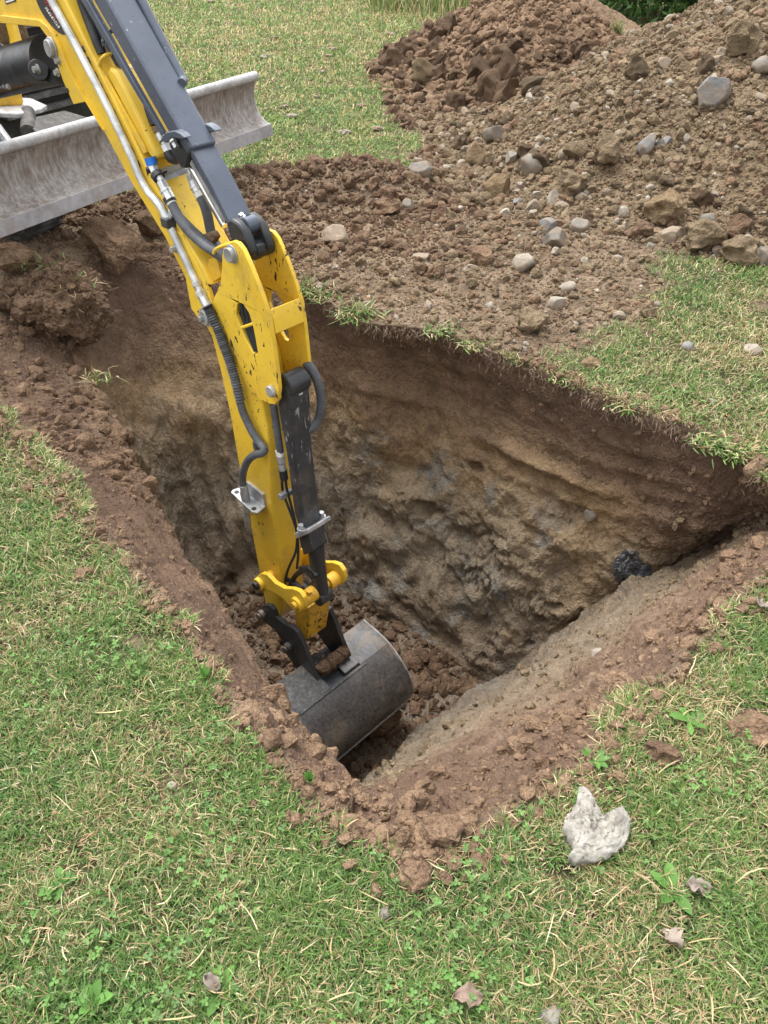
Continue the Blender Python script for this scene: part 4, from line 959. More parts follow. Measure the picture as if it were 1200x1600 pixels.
# ================================================================ STONES, CLODS, CRUMBS
_ico = {}
def ico(n):
    if n not in _ico:
        bm = bmesh.new(); bmesh.ops.create_icosphere(bm, subdivisions=n, radius=1.0)
        v = np.array([q.co[:] for q in bm.verts]); f = np.array([[w.index for w in q.verts] for q in bm.faces]); bm.free(); _ico[n] = (v, f)
    return _ico[n]
def lump(seed, n=4, kind='clod'):
    """unit-size lump: 'clod' crumbly, 'rock' with broken faces, 'pebble' worn round"""
    r = np.random.default_rng(seed); v, f = ico(n); v = v.copy()
    if kind == 'clod':
        for k in range(12):
            d = r.normal(size=3); d /= np.linalg.norm(d); h = r.uniform(.55, .88); s = v @ d; v = v - np.outer(np.clip(s - h, 0, None), d)
        q = v + .25 * np.stack([perlin(v * 1.7 + seed * 3.1 + k * 9) for k in range(3)], 1)
        v = q * (1 + .20 * fbm(q, 2.0, 3, seed=seed) + .16 * np.clip(fbm(q, 4.2, 4, .62, seed=seed + 1, ridged=True), -.7, .35) + .06 * fbm(q, 13, 3, .65, seed=seed + 2))[:, None]
    elif kind == 'rock':
        for k in range(11):
            d = r.normal(size=3); d /= np.linalg.norm(d); h = r.uniform(.52, .85); s = v @ d; v = v - np.outer(np.clip(s - h, 0, None), d)
        v = v * (1.25 + .05 * fbm(v, 2.5, 3, seed=seed) + .025 * fbm(v, 9, 2, seed=seed))[:, None]
    else:
        for k in range(9):
            d = r.normal(size=3); d /= np.linalg.norm(d); h = r.uniform(.62, .88); s = v @ d; v = v - np.outer(.9 * np.clip(s - h, 0, None), d)
        v = v * (1.08 + .10 * fbm(v, 1.2, 2, seed=seed) + .035 * fbm(v, 6, 3, .6, seed=seed))[:, None]
    return v, f
def rotm(r, flat=False):
    a = r.normal(size=4) if not flat else np.array([1, .18 * r.normal(), .18 * r.normal(), r.normal() * 1.2]); a /= np.linalg.norm(a); w, x, y, z = a
    return np.array([[1-2*(y*y+z*z), 2*(x*y-z*w), 2*(x*z+y*w)], [2*(x*y+z*w), 1-2*(x*x+z*z), 2*(y*z-x*w)], [2*(x*z-y*w), 2*(y*z+x*w), 1-2*(x*x+y*y)]])
RIGHT = np.array([1.0, 0, 0]); BACK = np.array([0, 1.0, 0])
def stone(name, u, v, wpx, hpx, kind, mat, label, cat, seed, rot=0.0, group=None, sink=None, p=None, n=4, crumble=0.0):
    """one stone sighted at (u, v) (its middle), about wpx x hpx in size there"""
    sink = (.28 if kind == 'clod' else .40) if sink is None else sink; r = np.random.default_rng(seed); n = 6 if crumble else (5 if wpx > 40 else n); q = hit(u, v + hpx * .32) if p is None else np.array(p)
    dep = (q - O3) @ FW; k = dep / FPX; w, h = wpx * k / 2, hpx * k / 2
    vv, f = lump(seed, n, kind); vv = vv / np.abs(vv).max(0)
    if crumble: vv = vv * (1 + crumble * (.5 * fbm(vv, 3.2, 3, seed=seed) + .6 * np.clip(fbm(vv, 7, 4, .65, seed=seed + 5, ridged=True), -.6, .45) + .3 * np.abs(fbm(vv, 20, 3, .6, seed=seed + 6))))[:, None]
    e = np.array([w, (w + h) * .5, h * 1.04]); vv = vv * e
    c, s = math.cos(R(rot)), math.sin(R(rot)); x, z = vv[:, 0].copy(), vv[:, 2].copy(); vv[:, 0] = x * c + z * s; vv[:, 2] = -x * s + z * c
    me = np_mesh(name, vv, f, None); o = link(name, me, mat); o.location = q + np.array([0, h * .2, h * (1 - sink * 1.6)])
    return tag(o, label, cat, group)
def stones_all():
    S = lambda *a, **k: stone(*a, **k)
    sg, sdk, sp_, sb, st_, cd, cr, ct_, co = (M[q] for q in ('stone_grey', 'stone_dark', 'stone_pale', 'stone_blue', 'stone_tan', 'clod_dark', 'clod_red', 'clod_tan', 'clod_ochre'))
    S('boulder', 1110, 138, 56, 60, 'rock', M['stone_blue'], 'large blue grey angular rock stuck in the face of the grey heap', 'rock', 101, 18)
    S('stone', 1008, 225, 24, 42, 'rock', sb, 'slender grey stone with a white edge on the grey heap', 'stone', 102, 24)
    S('stone', 1038, 223, 23, 24, 'rock', sb, 'small blue grey pointed stone right of the slender white edged one', 'stone', 103)
    S('stone', 659, 264, 46, 36, 'pebble', sdk, 'rounded dark grey stone alone at the edge of the lawn', 'stone', 104, -8)
    S('stone', 830, 257, 40, 42, 'pebble', sg, 'pale grey egg shaped stone at the foot of the heaps', 'stone', 105, -40)
    S('stone', 775, 209, 40, 32, 'rock', sdk, 'dark grey flat topped stone where the two heaps meet', 'stone', 106)
    S('stone', 800, 245, 20, 22, 'rock', sg, 'small grey stone just left of the pale egg shaped one', 'stone', 107)
    S('stone', 902, 232, 46, 34, 'pebble', ct_, 'brown rounded stone half buried in the grey heap', 'stone', 108)
    S('earth_clod', 946, 240, 44, 60, 'clod', ct_, 'upright brown clod on the lower slope of the grey heap', 'clod', 109, 12)
    S('earth_clod', 892, 290, 64, 44, 'clod', ct_, 'wide brown clod below the upright one', 'clod', 110)
    S('earth_clod', 777, 289, 46, 46, 'rock', co, 'orange brown angular clod left of the egg shaped stone', 'clod', 111, 15)
    S('earth_clod', 741, 245, 34, 50, 'rock', co, 'ochre clod with a sharp upright edge by the grass', 'clod', 112, 10)
    S('stone', 904, 351, 34, 28, 'pebble', sg, 'smooth pale grey round stone on the trodden earth', 'stone', 113)
    S('stone', 865, 371, 38, 40, 'pebble', sdk, 'dark rounded stone leaning on a bluish one', 'stone', 114, 10)
    S('stone', 856, 352, 30, 26, 'rock', sb, 'bluish grey stone behind the dark rounded one', 'stone', 115)
    S('stone', 820, 409, 40, 38, 'rock', sp_, 'pale triangular stone standing on the trodden earth', 'stone', 116, 25)
    S('stone', 527, 367, 50, 36, 'pebble', st_, 'tan stone by the pit edge to the right of the digging arm', 'stone', 117, 8)
    S('stone', 884, 448, 34, 18, 'pebble', sp_, 'pale oblong stone above the pale blunt one', 'stone', 118, -18)
    S('stone', 868, 471, 30, 26, 'pebble', sp_, 'pale blunt stone near the pit edge', 'stone', 119, -12)
    S('earth_clod', 830, 502, 58, 44, 'clod', ct_, 'broken tan clod with a dark hollow near the turf edge', 'clod', 120)
    S('stone', 1047, 368, 52, 36, 'pebble', st_, 'smooth flat tan stone leaning at the foot of the grey heap', 'stone', 121, -30)
    S('earth_clod', 1092, 373, 84, 58, 'clod', ct_, 'big knobbly tan clod at the foot of the grey heap', 'clod', 122)
    S('earth_clod', 1042, 325, 78, 56, 'clod', co, 'big brown clod resting above the smooth flat tan stone', 'clod', 123, 14)
    S('earth_clod', 1000, 362, 52, 30, 'clod', cd, 'dark brown clod left of the smooth flat tan stone', 'clod', 124)
    S('earth_clod', 1152, 395, 70, 50, 'clod', ct_, 'knobbly clod between the big tan one and the dark round stone', 'clod', 125)
    S('stone', 1192, 402, 42, 40, 'pebble', sdk, 'dark round stone at the foot of the grey heap near the picture edge', 'stone', 126)
    S('earth_clod', 1150, 355, 46, 40, 'clod', cd, 'dark brown clod over the row of tan clods at the heap foot', 'clod', 127)
    S('stone', 1105, 342, 26, 24, 'pebble', sg, 'small grey round stone above the big knobbly clod', 'stone', 128)
    S('earth_clod', 1165, 62, 66, 54, 'clod', ct_, 'large brown clod high on the grey heap', 'clod', 129)
    S('stone', 1190, 104, 34, 34, 'pebble', sg, 'round grey stone high on the grey heap near the picture edge', 'stone', 130)
    S('stone', 1177, 544, 30, 24, 'rock', sp_, 'whitish stone on the grass right of the debris', 'stone', 131)
    S('stone', 1076, 540, 26, 16, 'rock', sb, 'flat grey stone on the grass left of the whitish one', 'stone', 132)
    S('stone', 1112, 626, 14, 9, 'pebble', sp_, 'small pale pebble on the grass near the turf edge', 'stone', 133)
    S('stone', 637, 320, 22, 22, 'pebble', sg, 'grey stone beside a wedge of brown rock', 'stone', 134)
    S('stone', 672, 317, 28, 24, 'rock', M['clod_red'], 'wedge of brown rock between the grey stone and the heaps', 'stone', 135, 20)
    S('earth_clod', 605, 325, 50, 28, 'clod', cr, 'long reddish clod at the end of the loose dark mound', 'clod', 136)
    S('earth_clod', 752, 402, 38, 34, 'clod', cr, 'reddish clod with a hollow beneath on the trodden earth', 'clod', 137)
    S('stone', 808, 314, 18, 16, 'rock', sb, 'small dark blue stone below the orange brown clod', 'stone', 138)
    S('stone', 830, 322, 24, 28, 'rock', st_, 'tan upright stone right of the small dark blue one', 'stone', 139)
    S('stone', 660, 400, 30, 15, 'rock', st_, 'flat tan stone in the middle of the trodden earth', 'stone', 140)
    S('stone', 1057, 603, 26, 14, 'clod', ct_, 'brown crumb of earth lying on the grass by the turf edge', 'clod', 141)
    S('earth_clod', 925, 565, 34, 24, 'rock', co, 'ochre clod right at the turf edge', 'clod', 142)
    S('earth_clod', 1010, 485, 32, 24, 'clod', ct_, 'brown clod where the debris thins out into grass', 'clod', 143)
    S('earth_clod', 26, 402, 74, 54, 'clod', cr, 'rounded earth lump under the left end of the dozer blade', 'clod', 145)
    S('earth_clod', 236, 348, 60, 46, 'clod', cd, 'dark clod behind the earth boulder, under the blade', 'clod', 146)
    S('earth_clod', 290, 345, 50, 44, 'clod', cd, 'dark clod between the blade and the digging arm', 'clod', 147)
    S('earth_clod', 108, 745, 24, 20, 'clod', ct_, 'small tan clod at the top of the left bank', 'clod', 148)
    S('earth_clod', 1178, 1126, 96, 56, 'clod', M['clod_red'], 'flat reddish lump of earth in the grass at the near right', 'clod', 149, 0, sink=.5)
    S('earth_clod', 1032, 1172, 62, 44, 'clod', M['clod_dark'], 'dark crumbly clod at the grass edge of the near bank', 'clod', 150)
    S('stone', 270, 1226, 14, 18, 'pebble', sp_, 'small greyish pebble in the left foreground grass', 'stone', 152)
    S('stone', 600, 1424, 22, 28, 'rock', sg, 'little grey flat stone in the foreground grass', 'stone', 153, sink=.5)
    S('stone', 862, 1588, 44, 34, 'rock', sg, 'grey flat stone at the bottom of the foreground grass', 'stone', 154, sink=.5)
    S('earth_clod', 645, 1365, 64, 46, 'clod', M['clod_red'], 'reddish crumbly clod at the near corner of the pit', 'clod', 155, sink=.5)
    S('earth_clod', 690, 1290, 70, 40, 'clod', M['clod_red'], 'reddish clod on the lip of the near bank', 'clod', 156, sink=.45)
stones_all()

# things inside the pit, set against its built surface
wg = grid[Ko:].reshape(-1, 3)
_fwd = (wg - O3) @ FW; _pu = 600 + FPX * (wg[:, 0]) / _fwd; _pv = 800 - FPX * ((wg - O3) @ UP) / _fwd
def wall_at(u, v):
    """the wall point sighted nearest to (u, v) - the farthest surface of the pit along that line"""
    d = (_pu - u) ** 2 + (_pv - v) ** 2; k = np.argsort(d)[:12]; k = k[np.argmax(_fwd[k])]; return wg[k]
vv, f = lump(160, 5, 'pebble'); vv = vv / np.abs(vv).max(0); c1_, c2_, cid = cells(vv + .12 * np.stack([perlin(vv * 3 + k) for k in range(3)], 1), 2.6, 3.0); d1_, d2_, did = cells(vv, 5.5, 6.0)
vv = vv * (1 + .34 * (cid - .5) - .10 * sstep(.12, 0, c2_ - c1_) + .10 * (did - .5))[:, None] * np.array([.088, .060, .110])
vv = vv @ np.array([[math.cos(R(20)), 0, -math.sin(R(20))], [0, 1, 0], [math.sin(R(20)), 0, math.cos(R(20))]])
sh = link('shale_lump', np_mesh('shale_lump', vv, f, None, False), M['coal']); sh.location = wall_at(990, 888) + np.array([0, .012, 0]); tag(sh, 'shiny black lump of shale set in the far wall of the pit', 'rock')
stone('stone', 926, 800, 24, 26, 'rock', M['stone_grey'], 'broken grey stone showing in the far wall above the black lump', 'stone', 161, p=wall_at(926, 800) + np.array([0, .0, -.03]), n=3)
stone('stone', 931, 1022, 24, 20, 'rock', M['stone_pale'], 'pale stone lying on the sloping near bank', 'stone', 162, p=wall_at(931, 1026))
stone('stone', 545, 1200, 16, 22, 'rock', M['stone_grey'], 'small greenish grey stone at the near tip of the pit', 'stone', 163, p=wall_at(548, 1205))
stone('earth_clod', 590, 1150, 70, 66, 'clod', M['clod_dark'], 'dark block of clay on the pit floor under the bucket', 'clod', 164, p=V(-.02, 2.22, -1.66))

# sod: upturned tuft of turf hanging on the left lip
def slab(name, pts, z0, h, mat, label, cat, seed, rough=.3, n=34, na=96, zf=None):
    """thick irregular slab: outline sighted on level z0"""
    w = [at(u, v, z0)[:2] for u, v in pts]; c = np.mean(w, 0); k = len(w); per = closed_spline(np.array([[[*q, 0]] * 2 for q in w]), na)[:, 0, :2]
    vv = []; 
    for i in range(n + 1):
        t = i / n; vv.append(np.column_stack([c + (per - c) * t, np.full(na, z0 + h * (1 - t ** 5) ** .6)]))
    vv.append(np.column_stack([c + (per - c) * .9, np.full(na, z0 - .03)]))
    vv = np.concatenate(vv); msk_ = np.ones(len(vv)); msk_[-na:] = 0
    vv[:, 2] += msk_ * h * rough * (fbm(vv, 24, 4, .6, seed=seed) + .9 * np.clip(fbm(vv, 60, 4, .65, seed=seed + 1, ridged=True), -.6, .5))
    ed = .013 * fbm(vv, 60, 4, .7, seed=seed + 2); vv[:, :2] += (vv[:, :2] - c) / (np.linalg.norm(vv[:, :2] - c, axis=1)[:, None] + 1e-6) * ed[:, None]
    i = np.arange(n + 1)[:, None] * na; j = np.arange(na)[None]; jn = (j + 1) % na
    q = np.stack([i + j, i + na + j, i + na + jn, i + jn], -1).reshape(-1, 4)
    base = np.array([c[0], c[1], z0]); o = link(name, np_mesh(name, vv - base, None, q), mat); o.location = base
    return tag(o, label, cat)
slab('stone_slab', [(905, 1234), (922, 1240), (931, 1262), (948, 1284), (958, 1272), (974, 1266), (984, 1290), (978, 1318), (950, 1342), (905, 1351), (886, 1345), (893, 1325), (879, 1300), (883, 1280), (897, 1262)], .018, .016, M['slab'], 'pale crusty flat stone lying on the foreground grass', 'stone', 170, 1.3)
sod = stone('sod_clod', 100, 485, 165, 128, 'clod', M['clod_dark'], 'upturned dark sod with roots on the left lip of the pit', 'clod', 171, 10, p=wall_at(100, 520), sink=.16, crumble=.55)
stone('earth_clod', 178, 388, 100, 76, 'clod', M['clod_red'], 'large rounded earth boulder under the dozer blade', 'clod', 144, 6, p=wall_at(178, 412), sink=.25, crumble=.25)

# ---- countable clods over the two heaps and along the pit edges
VAR = {}
for nm, kind, ns in (('clod', 'clod', 8), ('rock', 'rock', 5), ('pebble', 'pebble', 4)):
    VAR[nm] = [lump(400 + 7 * k + len(nm), 4, kind) for k in range(ns)]
_meshes = {}
def inst(name, nm, k, mat, loc, sc, rot, label, cat, group):
    key = (nm, k, mat.name)
    if key not in _meshes:
        vv, f = VAR[nm][k]; me = np_mesh(name, vv, f, None); me.materials.append(mat); _meshes[key] = me
    o = bpy.data.objects.new(name, _meshes[key]); COL.objects.link(o); o.location = loc; o.scale = sc; o.rotation_euler = rot
    return tag(o, label, cat, group)
def spread(n, regions, rs, smin, smax, power=2.0):
    out = []
    while len(out) < n:
        u = rs.uniform(regions[0], regions[2]); v_ = rs.uniform(regions[1], regions[3]); p = hit(u, v_)
        s = smin * (1 - rs.random()) ** (-1 / power); s = min(s, smax); out.append((p, s))
    return out
rs = np.random.default_rng(21)
def on_heap(p, q): return math.hypot((p[0] - q['c'][0]) / q['r'][0], (p[1] - q['c'][1]) / q['r'][1])
cnt = 0
while cnt < 130:                                              # big clods along the foot and left flank of the far heap
    th = rs.uniform(math.pi * .62, math.pi * 1.58); r_ = rs.uniform(.45, 1.06) ** .8; q = HA
    x, y = q['c'][0] + q['r'][0] * r_ * math.cos(th), q['c'][1] + q['r'][1] * r_ * math.sin(th)
    z = float(top_z(np.array([x]), np.array([y]))[0]); s = min(.036 * (1 - rs.random()) ** (-1 / 2.4), .105) * (.75 + .5 * r_)
    if z < float(heap_surface(np.array([x]), np.array([y]), HA, 60)[0]) - .02: continue
    k = int(rs.integers(8)); mt = M['clod_red'] if rs.random() < .62 else (M['clod_dark'] if rs.random() < .7 else M['clod_ochre'])
    inst('earth_clod', 'clod', k, mt, (x, y, z + s * .28), (s * rs.uniform(.9, 1.4), s * rs.uniform(.9, 1.3), s * rs.uniform(.75, 1.05)), tuple(rs.uniform(0, 6.28, 3)),
         'lump of earth on the reddish brown far heap', 'clod', 'earth lumps on the far heap'); cnt += 1
cnt = 0
while cnt < 120:
    th = rs.uniform(math.pi * .85, math.pi * 1.75); r_ = math.sqrt(rs.uniform(.05, 1.1)); q = HB
    x, y = q['c'][0] + q['r'][0] * r_ * math.cos(th), q['c'][1] + q['r'][1] * r_ * math.sin(th)
    z = float(top_z(np.array([x]), np.array([y]))[0]); s = min(.017 * (1 - rs.random()) ** (-1 / 2.0), .085) * (.6 + .7 * r_)
    t_ = rs.random(); nm = 'clod' if t_ < .78 else ('rock' if t_ < .93 else 'pebble'); k = int(rs.integers(len(VAR[nm])))
    mt = (M['clod_tan'] if rs.random() < .6 else M['clod_red']) if nm == 'clod' else M[['stone_grey', 'stone_tan', 'stone_tan', 'stone_dark'][int(rs.integers(4))]]
    inst('heap_stone', nm, k, mt, (x, y, z + s * (.25 if nm == 'clod' else -.05)), (s * rs.uniform(.9, 1.4), s * rs.uniform(.9, 1.3), s * rs.uniform(.75, 1.05)), tuple(rs.uniform(0, 6.28, 3)),
         'lump of earth or stone on the grey brown near heap', 'stone', 'lumps on the near heap'); cnt += 1

# ---- crumbs: the small stuff, one mesh per material
LOWV = [lump(700 + k, 2, 'clod') for k in range(8)] + [lump(720 + k, 2, 'rock') for k in range(4)]
TINY = [lump(740 + k, 1, 'rock') for k in range(6)]
def crumbs(name, pts, sizes, mat, label, seed, colvar=None):
    r = np.random.default_rng(seed); vs, fs, o = [], [], 0
    for p, s in zip(pts, sizes):
        dd = np.linalg.norm(p - O3); lib = LOWV if s / dd > .0032 else TINY
        v, f = lib[int(r.integers(len(lib)))]
        e = s * np.array([r.uniform(.8, 1.35), r.uniform(.8, 1.3), r.uniform(.65, 1.0)])
        vv = (v * e) @ rotm(r).T + p; vs.append(vv); fs.append(f + o); o += len(v)
    me = np_mesh(name, np.vstack(vs), np.vstack(fs), None, False)
    return tag(link(name, me, mat), label, 'crumbs of earth', None, 'stuff')
def sample_heap(q, n, rs, tha, thb, smin, smax, power):
    th = rs.uniform(tha, thb, n); r_ = np.sqrt(rs.uniform(0, 1.15, n)); x = q['c'][0] + q['r'][0] * r_ * np.cos(th); y = q['c'][1] + q['r'][1] * r_ * np.sin(th)
    z = top_z(x, y); s = np.minimum(smin * (1 - rs.random(n)) ** (-1 / power), smax); return np.stack([x, y, z + s * .15], 1), s
pa, sa = sample_heap(HA, 5200, rs, math.pi * .6, math.pi * 1.75, .011, .05, 1.9)
crumbs('heap_crumbs', pa, sa, M['clod_red'], 'reddish crumbs of earth covering the far heap', 31)
pb, sb_ = sample_heap(HB, 9500, rs, math.pi * .75, math.pi * 1.85, .0075, .034, 1.9)
ks = fbm(pb, 1.5, 3, seed=89) > rs.uniform(-.45, .12, len(pb)); pb, sb_ = pb[ks], sb_[ks]; h1 = rs.random(len(pb)) < .9
crumbs('heap_crumbs', pb[h1], sb_[h1], M['clod_tan'], 'tan crumbs of earth covering the near heap', 32)
crumbs('heap_gravel', pb[~h1], sb_[~h1] * 1.1, M['stone_tan'], 'small tan stones scattered over the near heap', 33)
# trodden debris between the heaps and the pit
n_ = 100000; x = rs.uniform(-2.6, 2.6, n_); y = rs.uniform(2.2, 7.6, n_); mk_ = soil_mask(x, y); rim_d = poly_sd(x, y, RIM)
ok = (rim_d > .015) & (rs.random(n_) < mk_ ** 1.5 * 1.0) & (rs.random(n_) < np.clip(3.4 / y, .2, 1) ** 1.2) & (poly_sd(x, y, SOIL) < .12)
x, y = x[ok], y[ok]; s = np.minimum(.0036 * (1 - rs.random(len(x))) ** (-1 / 2.0), .026) * np.clip(y / 3.6, .6, 1.6); z = top_z(x, y)
pd = np.stack([x, y, z + s * .15], 1); dk = fbm(xy3(x, y), 2.0, 3, seed=88) * .5; dark = rs.random(len(x)) < np.maximum(sstep(.75, -.15, x + dk) * sstep(3.6, 4.1, y + dk), sstep(-.7, -1.0, x + dk * .5)) * .9
sel = rs.random(len(x)); tan = sel < .6
crumbs('earth_crumbs', pd[dark], s[dark] * 1.3, M['clod_dark'], 'dark crumbs of topsoil round the back of the pit', 34)
crumbs('earth_crumbs', pd[~dark & tan], s[~dark & tan], M['clod_tan'], 'tan crumbs of earth strewn between the heaps and the pit', 35)
crumbs('earth_crumbs', pd[~dark & ~tan & (sel < .93)], s[~dark & ~tan & (sel < .93)], M['clod_red'], 'brown crumbs of earth strewn between the heaps and the pit', 36)
crumbs('gravel', pd[~dark & (sel >= .93)], s[~dark & (sel >= .93)], M['stone_pale'], 'pale gravel strewn over the trodden earth', 37)
# loose earth on the pit floor, on the banks and stuck on the walls
wgr = grid[Ko:]; 
def pick(r0, r1, n, cond=None):
    i = rs.integers(r0, r1, n * 3); j = rs.integers(0, NLOOP, n * 3); p = wgr[i, j]
    if cond is not None: k = cond(p); p = p[k]
    return p[:n]
pf = pick(NW - 4, NW + 44, 4200, lambda p: (p[:, 0] < .52) & (p[:, 2] < -1.45)); sf = np.minimum(.0068 * (1 - rs.random(len(pf))) ** (-1 / 1.9), .042)
crumbs('floor_crumbs', pf + np.array([0, 0, 1]) * (sf * .2)[:, None], sf, M['clod_dark'], 'dark loose clods covering the floor of the pit', 38)
pw = pick(2, 40, 2600, lambda p: (p[:, 1] < 2.9)); sw = np.minimum(.0022 * (1 - rs.random(len(pw))) ** (-1 / 2.0), .016)
crumbs('bank_crumbs', pw, sw, M['clod_red'], 'small crumbs lying on the left and near banks', 39)
pw = pick(40, NW - 6, 900, lambda p: (p[:, 1] < 2.35) & (p[:, 0] > -.1)); sw = np.minimum(.0045 * (1 - rs.random(len(pw))) ** (-1 / 2.0), .022)
crumbs('bank_crumbs', pw, sw, M['clod_tan'], 'tan crumbs lying on the sloping near bank', 40)
# crumbs fallen in the grass along the left and near edges
a_ = rs.integers(0, NLOOP, 3500); off = np.abs(rs.normal(0, .055, 3500)); dirn = rad[a_] / near_len[a_]; xy = loop[a_, 0, :2] + dirn * off[:, None]
s = np.minimum(.0035 * (1 - rs.random(3500)) ** (-1 / 2.0), .018); z = top_z(xy[:, 0], xy[:, 1]); k = xy[:, 1] < 3.0
crumbs('edge_crumbs', np.column_stack([xy, z + s * .3])[k], s[k], M['clod_red'], 'brown crumbs lying in the grass round the pit', 41)

n_ = 7000; x = rs.uniform(-2.6, -1.0, n_); y = rs.uniform(2.2, 4.6, n_); k = (poly_sd(x, y, RIM) > -.0) & (soil_mask(x, y) > .5); x, y = x[k], y[k]
s = np.minimum(.0055 * (1 - rs.random(len(x))) ** (-1 / 1.8), .045); crumbs('bank_clods', np.stack([x, y, top_z(x, y) + s * .2], 1), s, M['clod_red'], 'loose brown clods on the ridge of earth along the left side', 42)
pw = pick(1, 34, 3000, lambda p: (p[:, 0] < -.75) & (p[:, 1] > 2.3) & (p[:, 1] < 4.3)); sw = np.minimum(.0045 * (1 - rs.random(len(pw))) ** (-1 / 1.8), .040)
crumbs('bank_clods', pw, sw, M['clod_red'], 'loose brown clods caught on the slope at the left end of the pit', 43)

pw = pick(0, 30, 850, lambda p: (p[:, 1] < 2.2) & (p[:, 0] > -.35)); sw = np.minimum(.0044 * (1 - rs.random(len(pw))) ** (-1 / 1.6), .032)
crumbs('lip_clods', pw, sw, M['clod_red'], 'crumbly brown clods along the lip of the near bank', 44)
pw = pick(0, 12, 330, lambda p: (p[:, 1] < 2.6) & (p[:, 0] < .1)); sw = np.minimum(.0032 * (1 - rs.random(len(pw))) ** (-1 / 1.7), .013)
crumbs('lip_clods', pw, sw, M['clod_red'], 'crumbly brown clods along the top of the left bank', 45)

so = bpy.data.objects['sod_clod']; sv = np.empty(len(so.data.vertices) * 3); so.data.vertices.foreach_get('co', sv); sv = sv.reshape(-1, 3) + np.array(so.location)
k = rs.integers(0, len(sv), 900); s = np.minimum(.0055 * (1 - rs.random(900)) ** (-1 / 1.9), .03)
crumbs('sod_crumbs', sv[k], s, M['clod_dark'], 'dark crumbs clinging to the upturned sod', 46)

# ================================================================ GRASS AND PLANTS
m, nt, b = mat_new('grass_blades'); ca = nd(nt, 'ShaderNodeAttribute', attribute_name='tint').outputs['Color']
nt.links.new(ca, b.inputs['Base Color']); b.inputs['Roughness'].default_value = .55; b.inputs['Specular IOR Level'].default_value = .35
tr = nt.nodes.new('ShaderNodeBsdfTranslucent'); nt.links.new(ca, tr.inputs['Color']); ms = nt.nodes.new('ShaderNodeMixShader'); ms.inputs[0].default_value = .28
out = nt.nodes.get('Material Output'); nt.links.new(b.outputs[0], ms.inputs[1]); nt.links.new(tr.outputs[0], ms.inputs[2]); nt.links.new(ms.outputs[0], out.inputs['Surface'])
M['grass'] = m
def grass_tint(n, x, y, rs, straw_p):
    """each blade has its own colour: fresh, yellowish, bluish green or dead straw"""
    g = np.array([[.100, .192, .036], [.142, .235, .055], [.205, .272, .090], [.074, .152, .038], [.28, .305, .14]]); k = rs.choice(5, n, p=[.32, .27, .15, .18, .08])
    c = g[k] * rs.uniform(.72, 1.25, n)[:, None]
    s = np.array([[.48, .38, .21], [.40, .29, .15], [.60, .51, .32], [.30, .21, .11]])[rs.choice(4, n, p=[.4, .28, .2, .12])] * rs.uniform(.75, 1.2, n)[:, None]
    st = rs.random(n) < straw_p
    return np.where(st[:, None], s, c), st
def blades(x, y, z, ln, wd, lean, az, bend, tint, curl=0.0, lo=-.002):
    """curved tapering blades, four cross-sections each"""
    n = len(x); T = np.array([0, .4, .74, 1.0]); wf = np.array([.8, 1.0, .72, 0])
    V_ = np.zeros((n, 7, 3), np.float32); cx, cy = np.array(x, float), np.array(y, float); hz = np.zeros(n)
    for k, t in enumerate(T):
        ak = az + curl * t; dx, dy = np.cos(ak), np.sin(ak); px_, py_ = -dy, dx
        if k:
            a = lean + bend * (T[k] + T[k-1]) * .5; dl = ln * (T[k] - T[k-1]); cx = cx + dx * np.sin(a) * dl; cy = cy + dy * np.sin(a) * dl; hz = hz + np.cos(a) * dl
        cz = z + np.maximum(hz, lo)
        if k < 3:
            w = wd * wf[k] * .5
            V_[:, 2*k] = np.stack([cx - px_ * w, cy - py_ * w, cz], 1); V_[:, 2*k+1] = np.stack([cx + px_ * w, cy + py_ * w, cz + w * .25], 1)
        else: V_[:, 6] = np.stack([cx, cy, cz], 1)
    o = (np.arange(n) * 7)[:, None]
    q = np.concatenate([o + np.array([[0, 1, 3, 2]]), o + np.array([[2, 3, 5, 4]])]); t = o + np.array([[4, 5, 6]])
    return V_.reshape(-1, 3), q, t, np.repeat(tint, 7, 0)
def make_grass(name, parts, mat, label, kind='stuff', loc=None, parent=None):
    vs, qs, ts, cs, o = [], [], [], [], 0
    for V_, q, t, c in parts:
        vs.append(V_); cs.append(c); o0 = o; o += len(V_)
        if q is not None: qs.append(q + o0)
        ts.append(t + o0)
    vv = np.vstack(vs); 
    if loc is not None: vv = vv - loc
    me = np_mesh(name, vv, np.vstack(ts), np.vstack(qs) if qs else None); attr_col(me, 'tint', np.vstack(cs))
    ob = link(name, me, mat, parent)
    if loc is not None and parent is None: ob.location = loc
    return ob
# plan positions: as many blades per square metre as a short lawn shows at each distance
def lawn_points(rs, base, rmin, rmax, half=R(47)):
    edges = np.geomspace(rmin, rmax, 60); xs, ys = [], []
    for a, c in zip(edges[:-1], edges[1:]):
        mid = (a + c) / 2; d = math.hypot(mid, 1.45); dens = base * min(1.0, (1.75 / d)) ** 1.95; hf = half + R(48) * max(0.0, 1 - mid / 2.4); n = int(dens * hf * (c * c - a * a))
        r_ = np.sqrt(rs.uniform(a * a, c * c, n)); th = rs.uniform(-hf, hf, n); xs.append(r_ * np.sin(th)); ys.append(r_ * np.cos(th))
    return np.concatenate(xs), np.concatenate(ys)
rg = np.random.default_rng(77)
GBASE = 125000
gx, gy = lawn_points(rg, GBASE, .28, 26)
rim_all = poly_sd(gx, gy, RIM)
k = rim_all > -.004; gx, gy = gx[k], gy[k]
sm = soil_mask(gx, gy); hA = heap_surface(gx, gy, HA, 60); hB = heap_surface(gx, gy, HB, 70); gz0 = ground_z(gx, gy)
clump = fbm(xy3(gx, gy), 7, 3, seed=90)
keep = (rg.random(len(gx)) > np.clip(sm * 1.12 - .05, 0, 1) ** .6) & (hA < gz0) & (hB < gz0) & (rg.random(len(gx)) < .74 + 1.1 * clump)
